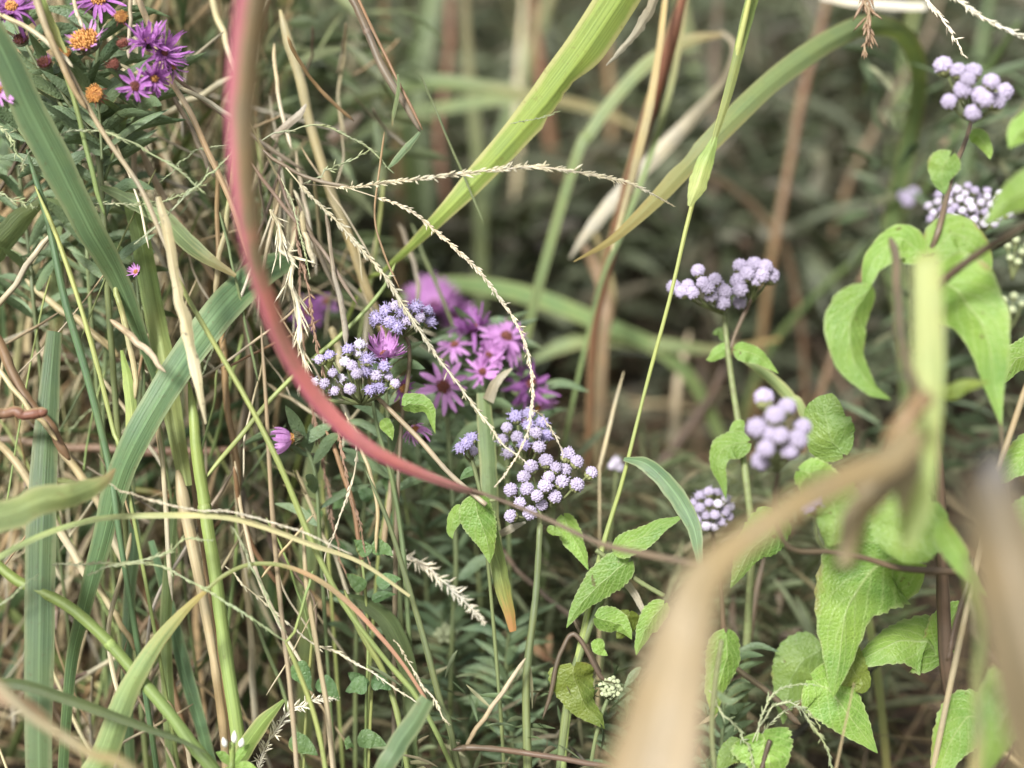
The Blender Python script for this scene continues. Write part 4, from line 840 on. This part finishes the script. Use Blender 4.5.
# centre plant: the sharp lilac cluster
p = plant('centre mistflower with the sharpest pale lilac button cluster', [('bluestem', '540,524 537,580 533,620 528,660 526,700 528,780', (.695, .69, .69), (6, 7, 8, 8, 9), '1'), ('pedicel', '540,530 540,512 546,500', .695, (5, 5, 4)), ('pedicel', '540,514 528,480 526,462', (.70, .72), (3, 3))])
CLUSTER(p, '524,477 511,490 527,489 545,486 562,482 577,485 591,473 577,462 568,455 556,468 549,477 546,461 531,467 565,470 537,496 555,497 520,503 542,505 511,516 530,513', .70, 7.2, (543, 512), ('bud', 'bud', 'lilac', 'bud'))
CLUSTER(p, '507,428 516,417 529,414 542,423 536,433 517,437 524,445 539,447 509,453 529,426 503,440 545,436', .725, 6.8, (527, 466), ('bud', 'lilac', 'violet'))
LEAF(p, 'leaf', '564,516 572,535 581,552 588,570', .71, 23, roll=20, fold=.3)
LEAF(p, 'leafdeep', '548,528 556,532 564,536', .70, 9, fold=.3)
# left lilac plant with open violet heads
p = plant('violet mistflower whose open heads touch a pink aster', [('straw', '372,392 390,410 420,440 450,474 486,505', (.70, .68), (4, 5, 5, 5)), ('pedicel', '322,398 340,402 372,404', .70, 4), ('bluestem', '372,398 378,430 392,480 402,540 408,620', (.71, .72), (4, 4, 5, 5), '1')])
CLUSTER(p, '315,383 325,384 333,373 341,379 345,362 358,353 368,360 348,350 360,345 357,374 376,376 388,377 379,388 370,390 335,391 350,389 320,360 330,356 366,372 395,384 384,367 352,366', .69, 6, (362, 404), ('violet', 'bud', 'white', 'lilac', 'lilac', 'violet', 'open'))
LEAF(p, 'leaf', '404,406 416,404 428,410 436,434', .69, 20, roll=-20, fold=.4, curl=.3)
LEAF(p, 'leaf', '383,420 389,430 393,440', .69, 13, fold=.4)
p = plant('small violet mistflower above the pink blade', [('greybrown', '400,330 409,345 408,380 403,410 400,450 396,540', (.715, .72), (4, 4, 4, 5), '1')])
CLUSTER(p, '378,319 386,311 396,306 398,327 408,320 428,311 430,322 390,322 403,312 420,318 416,308', .71, 6.2, (404, 336), ('violet', 'open', 'lilac'))
p = plant('tiny mistflower sprig with only a few violet heads', [('bluestem', '472,458 476,475 480,492 484,520', .69, (4, 4, 4), '1')])
CLUSTER(p, '472,438 461,448 473,451 467,443', .69, 6, (473, 462), ('violet', 'lilac'))
LEAF(p, 'clover', '474,470 466,474 460,480', .69, 10)
# small serrate-leaved shoot under the centre cluster
p = plant('leafy shoot with bright serrate leaves under the centre cluster', [('pedicel', '596,550 618,566 640,582 664,596', .69, (5, 5, 5)), ('bluestem', '632,560 612,580 588,630 570,690 560,770', (.70, .70), (5, 7, 9, 9), '1'), ('purplestem', '574,620 600,672', .70, 4), ('pedicel', '478,492 486,500 496,500', .69, 4)], name='leafy_shoot', cat='leafy shoot', group=None)
LEAF(p, 'leaf', '474,498 480,520 487,542 491,562', .685, 36, roll=12, fold=.35)
LEAF(p, 'leaf', '460,506 454,518 450,530 453,540', .69, 15, roll=-20, fold=.3)
LEAF(p, 'leaf', '614,550 636,540 660,526 684,514', .68, 25, roll=20, fold=.3, lobe=.02)
LEAF(p, 'leaf', '628,562 606,578 586,600 566,626', .685, 36, roll=10, fold=.25)
LEAF(p, 'leaf', '596,618 612,622 624,628 632,640', .685, 26, roll=-25, fold=.35)
LEAF(p, 'leafyellow', '630,612 626,626 618,640', .69, 24, roll=30, fold=.2)
LEAF(p, 'leaf', '596,640 600,650 608,656', .69, 14)
LEAF(p, 'leafyellow', '574,664 576,684 586,706 606,728', .69, 46, roll=15, fold=.4, curl=-.2)
LEAF(p, 'leaf', '664,604 652,620 642,636 636,656', .68, 24, roll=20)
LEAF(p, 'asterleaf', '640,668 632,676 624,688', .68, 8, prof='lance', serr=0)
# greenish unopened button
p = plant('round greenish-white unopened button beside the yellow-green leaf', [('bluestem', '610,694 600,720 590,770', .70, (4, 4, 4), '1')], name='budding_plant', cat='flower plant', group=None)
hp = ' '.join(f'{611 + 11 * math.sqrt((i + .5) / 26) * math.cos(i * 2.4):.1f},{688 + 11 * math.sqrt((i + .5) / 26) * math.sin(i * 2.4):.1f}' for i in range(26))
CLUSTER(p, hp, .69, 2.5, (609, 696), ('green',), bulge=.008)
p = plant('soft pale green unopened button over the feathery cover', [('bluestem', '447,640 450,680 452,760', .80, (3, 3, 3), '1')], name='budding_plant', cat='flower plant', group=None)
hp = ' '.join(f'{446 + 10 * math.sqrt((i + .5) / 18) * math.cos(i * 2.4):.1f},{634 + 9 * math.sqrt((i + .5) / 18) * math.sin(i * 2.4):.1f}' for i in range(18))
CLUSTER(p, hp, .80, 2.8, (447, 644), ('green',), bulge=.008)
# paired lilac clusters
p = plant('mistflower with two lilac clusters side by side over a leafy stem', [('pedicel', '724,312 727,345 733,390 741,440 746,480 752,540 748,620 744,700', (.76, .75, .74, .76), (5, 6, 7, 8, 8), '1'), ('greybrown', '752,296 745,312 736,332 730,350', .76, (5, 4, 3))])
CLUSTER(p, '674,287 698,271 688,286 703,283 693,293 715,280 711,296 723,303 725,292 708,288 682,292 719,286', .75, 7.3, (723, 314), ('bud',), bulge=.014)
CLUSTER(p, '740,266 754,265 765,267 771,276 756,280 738,281 740,302 747,274 762,276 740,290', .76, 8.2, (750, 304), ('bud',), bulge=.014)
LEAF(p, 'leaf', '736,350 750,352 764,360 779,373', .745, 20, roll=25, fold=.3)
LEAF(p, 'leaf', '728,346 720,352 712,358 706,360', .755, 14)
LEAF(p, 'leafdeep', '727,338 720,332 712,334', .76, 12)
B('olive narrow blade slanting away from the paired lilac stem', 'archgreen', '742,358 768,376 790,398 808,424', .77, (4, 11, 12, 8), g='1')
LEAF(p, 'leaf', '748,442 728,446 718,462 726,500', .735, 30, roll=-15, fold=.3)
LEAF(p, 'leaf', '744,428 736,428 730,436', .74, 16)
LEAF(p, 'leafdeep', '782,520 766,536 748,556 732,590', .70, 44, roll=20, fold=.3)
# small sharp cluster by the tan blade
p = plant('small sharp mistflower tucked behind the tan blade bend', [('purplestem', '712,522 716,560 722,610 726,700', .77, (4, 4, 5, 5), '1')])
CLUSTER(p, '694,503 700,496 709,492 718,493 726,499 730,507 692,512 700,508 709,503 718,504 725,512 697,520 706,516 715,515 721,522 706,526 714,526 729,517', .76, 5.2, (711, 530), ('white', 'lilac'), bulge=.01)
# top right
p = plant('tall mistflower vine with broad bright leaves and large soft lilac heads', [('purplestem', '972,118 966,140 954,168 946,200 938,232 930,256 926,300 932,400 940,480 942,560 944,620 948,680 958,704 990,712 1060,730', (.66, .64, .62, .63, .66, .68, .69, .69), (4, 5, 6, 6, 7, 8, 10, 13, 15, 14, 11), '1'),
   ('purplestem', '1060,206 1010,234 972,258 940,284 928,300', (.55, .6), (7, 8, 8, 8)), ('purplestem', '778,470 775,512 790,548 830,552 864,558 900,568 942,571 956,572', (.59, .62, .63), (5, 5, 5, 5, 6, 7, 8)), ('pedicel', '815,514 818,540 830,552', (.605, .62), 3), ('greybrown', '954,650 960,610 968,586 975,560', .66, 6)])
CLUSTER(p, '764,398 787,407 757,428 770,434 803,427 766,449 789,450 761,461 780,436 797,440 775,416', .585, 10.4, (778, 472), ('bud',), bulge=.016)
LEAF(p, 'leafdeep', '842,452 832,440 824,416 832,390', .66, 50, prof='round', roll=10, fold=.15, serr=.03)
LEAF(p, 'leafdeep', '812,478 830,500 836,520 828,546', .63, 56, prof='round', fold=.2)
LEAF(p, 'leaf', '800,470 816,480 830,494 836,520', .64, 40, prof='round', fold=.2)
CLUSTER(p, '816,502 808,508', .60, 7, (815, 514), ('violet',), bulge=.002)
CLUSTER(p, '943,66 958,71 973,72 991,82 963,90 979,95 949,102 1004,92 997,101 973,113 985,100 968,80', .63, 9.3, (974, 122), ('bud',), bulge=.014)
LEAF(p, 'leaf', '950,156 944,166 942,180 944,196', .63, 32, prof='ovate', lobe=.15, fold=.3, serr=.03)
LEAF(p, 'leaf', '972,134 980,138 988,150 990,160', .635, 16, fold=.3)
LEAF(p, 'leaf', '922,252 900,240 872,262 864,300', .62, 36, roll=-25, fold=.3, serr=.03)
LEAF(p, 'leaf', '866,290 850,330 858,370 892,404', .61, 42, roll=30, fold=.4, serr=.03, curl=.2)
LEAF(p, 'leaf', '934,252 956,236 980,252 992,294', .62, 46, roll=20, fold=.25, serr=.03)
LEAF(p, 'leaf', '938,276 962,296 986,340 1002,424', .60, 74, roll=-10, fold=.25, serr=.03)
LEAF(p, 'leaf', '1070,178 1040,186 1010,202 984,226', .55, 46, roll=15, fold=.25, serr=.03)
LEAF(p, 'leaf', '1060,110 1034,124 1018,136 1008,148', .58, 36, roll=15, fold=.25, serr=.03)
LEAF(p, 'leafyellow', '930,388 950,392 966,386 990,382', .56, 16, prof='lance', serr=0)
LEAF(p, 'leaf', '912,558 880,566 850,610 836,700', .66, 108, roll=22, fold=.22, curl=-.15)
LEAF(p, 'leaf', '940,656 922,640 890,644 846,668', .69, 60, roll=-28, fold=.3)
LEAF(p, 'leaf', '940,654 946,630 956,612 970,604', .69, 36, roll=-30, fold=.25)
LEAF(p, 'leafyellow', '840,640 852,668 862,684 856,692', .68, 34, roll=20)
LEAF(p, 'leaf', '812,680 830,694 852,720 876,754', .68, 62, roll=12, fold=.25)
LEAF(p, 'leafdeep', '822,650 800,664 788,690 782,724', .74, 52, roll=10)
LEAF(p, 'leafdeep', '930,500 916,516 906,540 900,560', .61, 78, prof='round', fold=.2)
LEAF(p, 'leaf', '942,524 954,548 968,572 986,598', .57, 24, roll=30, fold=.3)
LEAF(p, 'leaf', '1080,690 1040,690 1010,710 984,780', .58, 96, roll=10, fold=.22)
LEAF(p, 'leaf', '992,714 966,720 946,750 936,800', .66, 58, roll=-10, fold=.25)
LEAF(p, 'leaf', '1060,350 1034,354 1016,362 1004,384', .68, 40, roll=15)
LEAF(p, 'leaf', '1060,440 1030,452 1010,468 998,486', .66, 40, roll=-15)
LEAF(p, 'leafdeep', '1050,500 1024,520 1006,530 996,560', .64, 40)
ST('straw-coloured stem leaning at the right edge', 'straw', '1040,350 1018,410 1000,462 990,500', .64, 6, g='1')
ST('blurred yellowish hanging stem before the lower leaves', 'yellowstem', '962,560 976,604 981,640 977,700 972,790', (.46, .47), (9, 10, 11, 11), g='1')
ST('thin purple twig beside the main vine stem', 'purplestem', '974,560 962,600 952,640 948,662', .64, 5, name='twig', cat='twig')
ST('thin reddish twig curling near the right tan blade', 'purplestem', '968,600 978,640 994,662 1004,672', .55, 6, name='twig', cat='twig')
p = plant('low serrate-leaved shoot at the bottom under the fork of spikes', [('purplestem', '770,740 764,760 756,800', .66, (5, 5, 5), '1')], name='leafy_shoot', cat='leafy shoot', group=None)
LEAF(p, 'leaf', '762,734 766,750 770,768 772,800', .66, 62, roll=10, fold=.3)
LEAF(p, 'leafdeep', '742,744 728,756 716,770', .67, 26)
p = plant('bright narrow leaf shoot beside the big tan blade', [('pedicel', '722,640 716,680 712,730 716,800', .62, (5, 5, 5), '1')], name='leafy_shoot', cat='leafy shoot', group=None)
LEAF(p, 'leaf', '728,634 726,660 718,690 712,722', .66, 34, roll=30, fold=.35)
LEAF(p, 'asterleaf', '714,690 726,700 738,700', .62, 8, prof='lance', serr=0)
# small sharp white-lilac cluster behind the vine
p = plant('mistflower with many small whitish heads behind the vine leaves', [('greybrown', '968,236 972,280 984,340 1000,420', .84, (4, 4, 4), '1')])
hs = []
for i in range(44):
    rr = math.sqrt((i + .5) / 44); hs.append(f'{968 + 42 * rr * math.cos(i * 2.4):.0f},{208 + 24 * rr * math.sin(i * 2.4):.0f}')
CLUSTER(p, ' '.join(hs), .80, 4.5, (968, 238), ('white', 'white', 'lilac'), bulge=.012)
CLUSTER(p, '1008,246 1016,240 1022,252 1010,258 1018,262 1028,246', .81, 4, (1012, 280), ('green',), bulge=.006)
CLUSTER(p, '1004,300 1014,296 1022,304 1012,310', .82, 4, (1010, 330), ('green',), bulge=.006)
STRAND_LEAVES(p, '968,300 968,260 968,236', .83, 14, .03, .006)
p = plant('blurred pair of lilac heads in the gap beside the vine', [('pedicel', '908,204 906,250 910,330', 1.02, (3, 3, 4), '1')])
CLUSTER(p, '903,196 913,194 908,202', 1.0, 6.5, (908, 208), ('bud',), bulge=.004)
p = plant('whitish buds blurred by the thin stalk foot', [('pedicel', '616,470 614,500 610,540', .82, (3, 3, 3), '1')], group=None)
CLUSTER(p, '612,466 620,468 616,462', .82, 5, (616, 474), ('white',), bulge=.002)
# white bud sprig bottom left
p = plant('small sprig with creamy white buds at the bottom', [('stemgreen', '232,742 232,760 230,790', .66, (6, 6, 6), '1')], name='budding_plant', cat='flower plant', group=None)
for x, y, l in ((234, 744, 14), (226, 748, 12), (240, 748, 11)):
    mb = MB(); blob(mb, at(x, y, .655), UP + RT * (x - 233) * .04, 3.2 * K * .655, l * K * .655, rows=6, sides=8); build('bud', mb, 'whitepetal', p)
for a, b in (((230, 764), (216, 752)), ((234, 764), (250, 744)), ((232, 768), (222, 782)), ((236, 766), (258, 770))):
    LEAF(p, 'leaf', f'{a[0]},{a[1]} {(a[0] + b[0]) / 2:.0f},{(a[1] + b[1]) / 2 - 2:.0f} {b[0]},{b[1]}', .66, 9, prof='lance', serr=0)

# ================================================================== ASTERS
GA = 'wild aster plants'
def aster_plant(label, stems, nl, ln=.03):
    p = plant(label, stems, name='aster_plant', cat='aster plant', group=GA)
    for s in stems: STRAND_LEAVES(p, s[1], s[2], nl, ln, .0055)
    return p
p = aster_plant('pink aster with a star-shaped open bloom behind the straw spike', [('bluestem', '445,392 448,430 452,490 456,560 452,640', .78, (4, 5, 5, 5), '1'), ('bluestem', '484,378 482,410 470,450 456,490', .79, (3, 4, 4))], 16)
ASTER(p, 444, 386, .765, 26, face=(-.15, -.1, 1), n=12, mat='petal', discmat='discrust', disc=.28, droop=.1, pw=.24, wob=.16)
ASTER(p, 482, 372, .77, 19, face=(.2, .1, 1), n=20, droop=.6, pw=.2, wob=.3, discmat='discrust', disc=.2)
ASTER(p, 455, 346, .79, 20, face=(-.2, .8, .6), n=20, droop=-.1, pw=.2, wob=.25, discmat='discrust', disc=.2)
p = aster_plant('pink aster cluster with drooping petals right of the straw spike', [('bluestem', '498,345 502,380 506,430 508,500', .80, (4, 5, 5, 5), '1'), ('bluestem', '530,392 522,420 510,450', .81, (3, 4)), ('bluestem', '478,336 490,350 500,372', .8, 4)], 14)
ASTER(p, 474, 330, .79, 24, face=(-.3, .9, .4), n=26, mat='petaldeep', droop=.3, pw=.17, wob=.3, discmat='discrust', disc=.22, rowsn=2)
ASTER(p, 506, 338, .785, 28, face=(.25, .7, .7), n=26, droop=-.4, pw=.17, wob=.35, disc=.2, discmat='discrust', rowsn=2)
ASTER(p, 488, 356, .78, 20, face=(0, .3, 1), n=22, droop=.5, pw=.18, wob=.3, disc=.2, discmat='discrust')
ASTER(p, 530, 384, .80, 28, face=(.6, .1, .8), n=26, droop=-.4, pw=.17, wob=.35, mat='petaldeep', discmat='discrust', disc=.2, rowsn=2)
ASTER(p, 534, 406, .81, 24, face=(.3, -.4, .8), n=18, droop=.1, pw=.2)
p = aster_plant('big soft pink aster farther behind the violet mistflower', [('bluestem', '438,318 440,360 442,420 444,500', 1.0, (5, 5, 5), '1')], 14, .035)
ASTER(p, 434, 308, .98, 32, face=(-.2, .7, .7), n=28, droop=.4, pw=.2, disc=.15, discmat='discrust', rowsn=2)
ASTER(p, 452, 318, .99, 22, face=(.4, .3, 1), n=26, droop=.5, pw=.2, disc=.15, discmat='discrust', rowsn=2)
p = aster_plant('pink aster blooms mixed among the violet mistflower heads', [('bluestem', '384,362 388,420 394,500', .735, (4, 4, 5), '1')], 14)
ASTER(p, 384, 356, .705, 24, face=(.2, .8, .6), n=30, droop=.6, pw=.13, wob=.25, disc=.15, discmat='discrust', rowsn=2)
ASTER(p, 402, 388, .73, 16, face=(.7, -.2, .6), n=18, droop=.1, mat='petaldeep', pw=.17)
ASTER(p, 413, 428, .73, 18, face=(.4, -.7, .5), n=18, droop=.5, pw=.17)
p = aster_plant('drooping side-on aster left of the pink blade', [('bluestem', '298,442 308,452 316,480 320,540', .725, (4, 4, 4), '1')], 10)
ASTER(p, 293, 438, .715, 22, face=(-1, -.1, .25), n=24, droop=.95, pw=.18, wob=.15, disc=.24)
p = aster_plant('soft purple aster behind the brown beaded spikes', [('bluestem', '312,316 316,370 322,440', .9, (5, 5, 5), '1')], 12)
ASTER(p, 308, 312, .86, 20, face=(.2, .3, 1), n=20, droop=-.2, pw=.22, mat='petaldeep', disc=.2)
ASTER(p, 326, 302, .88, 14, face=(.4, .6, .8), n=18, droop=-.1, pw=.22)
p = aster_plant('aster plant at the top left with orange discs and shaggy purple heads', [('bluestem', '88,60 92,100 98,150 104,220 108,300', (.70, .71), (5, 6, 6, 6), '1'), ('bluestem', '150,84 138,110 120,140 104,180', (.69, .71), (3, 4, 4)), ('bluestem', '46,70 66,100 90,130', .70, 4), ('bluestem', '14,22 40,70 70,120', .70, 4), ('bluestem', '100,16 98,50 94,90', .70, 4), ('bluestem', '97,98 100,120 102,160', .69, 3), ('bluestem', '-6,96 20,130 60,190', .70, 4)], 15, .032)
ASTER(p, 86, 42, .665, 22, face=(-.2, .55, .9), n=20, droop=.35, disc=.62, pw=.12, lenvar=.25, mat='petal')
ASTER(p, 95, 94, .66, 12.5, face=(-.25, .1, 1), n=18, mat='discrust', droop=-.7, pw=.12, lenvar=.3, disc=.8)
ASTER(p, 64, 53, .68, 9, face=(.2, .5, 1), n=18, mat='discrust', droop=-.7, pw=.12, lenvar=.3, disc=.8)
ASTER(p, 121, 17, .67, 9, face=(.2, .3, 1), n=18, mat='discrust', droop=-.7, pw=.12, lenvar=.3, disc=.8)
ASTER(p, 21, 40, .67, 11, face=(0, .6, .8), n=14, droop=.9, mat='petaldeep', pw=.08, lenvar=.4, discmat='discrust', disc=.7)
ASTER(p, 45, 63, .665, 11, face=(-.1, .5, .8), n=14, droop=.9, mat='petaldeep', pw=.08, lenvar=.4, discmat='discrust', disc=.7)
ASTER(p, 124, 44, .67, 10, face=(-.2, .6, .6), n=14, droop=.9, mat='discrust', pw=.1, discmat='discrust', disc=.7)
ASTER(p, 114, 66, .67, 10, face=(-.3, .4, .8), n=14, droop=.9, mat='discrust', pw=.1, discmat='discrust', disc=.7)
ASTER(p, 12, 8, .665, 30, face=(.1, .5, .9), n=26, mat='petaldeep', droop=.1, pw=.12, wob=.3, rowsn=2, disc=.2)
ASTER(p, 98, 0, .675, 30, face=(.2, .5, .9), n=24, mat='petaldeep', droop=0, pw=.12, wob=.25)
ASTER(p, 148, 42, .66, 20, face=(.2, .6, .8), n=34, mat='petaldeep', droop=.3, pw=.13, wob=.4, lenvar=.35, rowsn=2, disc=.14, discmat='discrust')
ASTER(p, 163, 54, .665, 22, face=(.7, .3, .6), n=34, mat='petaldeep', droop=.1, pw=.11, wob=.45, lenvar=.35, rowsn=2, disc=.14, discmat='discrust')
ASTER(p, 154, 78, .66, 18, face=(.4, -.5, .7), n=34, mat='petaldeep', droop=.15, pw=.13, wob=.4, rowsn=2, disc=.2)
ASTER(p, 136, 86, .655, 18, face=(-.3, -.2, 1), n=18, mat='petaldeep', droop=.05, pw=.17, wob=.25, discmat='discrust')
ASTER(p, 172, 66, .67, 18, face=(1, 0, .3), n=16, mat='petal', droop=.2, pw=.12, wob=.5, disc=.2)
ASTER(p, -4, 90, .64, 22, face=(.2, .3, 1), n=22, mat='petal', droop=.1, pw=.16)
ASTER(p, 106, 128, .72, 9, face=(.2, .5, .8), n=10, mat='petaldeep', droop=.9, discmat='discrust', disc=.5)
ASTER(p, 120, 146, .72, 10, face=(.4, .4, .8), n=12, mat='petal', droop=.9, disc=.4)
p = aster_plant('small pale aster bud hanging by the yellow stem', [('bluestem', '134,280 138,300 146,340', .73, (3, 3, 3), '1')], 4, .02)
ASTER(p, 136, 272, .69, 9, face=(-.2, .4, 1), n=14, mat='petal', droop=.7, pw=.22)
# leafy, non-flowering herbs
for lb, s, d, nl, ln in [('leafy grey-green herb stem under the orange discs', '70,90 78,150 86,230 90,300', .74, 24, .05), ('leafy herb stem in the left edge shade', '14,110 20,180 30,260 36,330', .74, 24, .05), ('feathery herb stem behind the twin green stems', '110,150 116,220 112,300 104,380', .78, 22, .045),
    ('feathery herb stem behind the pink asters', '470,350 468,430 474,520 480,600', .84, 26, .05), ('feathery herb stem left of the violet mistflower', '370,420 366,480 360,560 356,650', .78, 22, .035), ('feathery herb stem under the fluffy white spike', '440,610 450,650 462,700 470,760', .82, 24, .045),
    ('feathery herb stem beside the green flower stem', '510,620 506,670 510,720 516,780', .78, 24, .04), ('feathery herb stem beside the unopened button', '640,690 640,720 632,760 630,800', .73, 22, .035), ('feathery herb low by the beaded spikes', '730,650 724,700 722,740 720,800', .74, 22, .035), ('feathery herb stem in the wild aster shade', '415,420 420,480 424,540 428,620', .84, 22, .045)]:
    p = plant(lb, [('bluestem', s, d, (3, 4, 4, 4), '1')], name='leafy_herb', cat='herb', group='leafy herbs without flowers'); STRAND_LEAVES(p, s, d, int(nl * 1.6), ln * .68, .0045)
# clover-like leaflets
GC = 'clover sprigs with oval leaflets'
for lb, s, d, lv in [
  ('clover sprig beside the twin upright straws', '312,640 308,690 304,760', .70, '294,664,312,692,24 318,680,340,700,22 290,740,318,756,24'),
  ('clover sprig under the pale zigzag spike', '362,560 366,600 368,650 366,720', .71, '372,545,394,556,20 368,556,354,540,18 376,584,402,578,18 372,600,396,594,12 364,590,346,574,18 366,690,348,672,20'),
  ('clover sprig below the small curved blade', '372,690 370,730 368,790', .70, '366,684,346,692,22 372,680,392,690,20 358,738,388,746,22 352,742,346,750,16'),
  ('clover sprig left of the violet mistflower stem', '392,470 384,520 378,560', .76, '398,490,380,480,20 388,516,404,530,20 372,500,356,488,18'),
  ('clover sprig behind the pale upright straw', '322,480 326,530 330,580', .77, '330,500,346,508,22 320,520,304,512,20 330,548,350,556,20')]:
    p = plant(lb, [('thingreen', s, d, (3, 3, 3), '1')], name='clover_sprig', cat='clover', group=GC)
    for q in lv.split():
        x0, y0, x1, y1, w = map(float, q.split(','))
        LEAF(p, 'clover', f'{x0},{y0} {(x0 + x1) / 2},{(y0 + y1) / 2 - 2} {x1},{y1}', d - .01, w * .85, prof='ovate', serr=0, quilt=.015, wave=.02, fold=.2, roll=random.uniform(-25, 25), lobe=0, name='leaflet')

# ================================================================== RENDER SETTINGS
SC.render.engine = 'CYCLES'; SC.cycles.use_denoising = True
SC.cycles.max_bounces = 7; SC.cycles.diffuse_bounces = 4; SC.cycles.glossy_bounces = 2; SC.cycles.transmission_bounces = 4
vs = SC.view_settings; vs.view_transform = 'Standard'; vs.look = 'None'; vs.exposure = 1.45; vs.gamma = 1; vs.use_curve_mapping = False
for o in SC.objects:
    if '_b' in o.keys(): del o['_b']
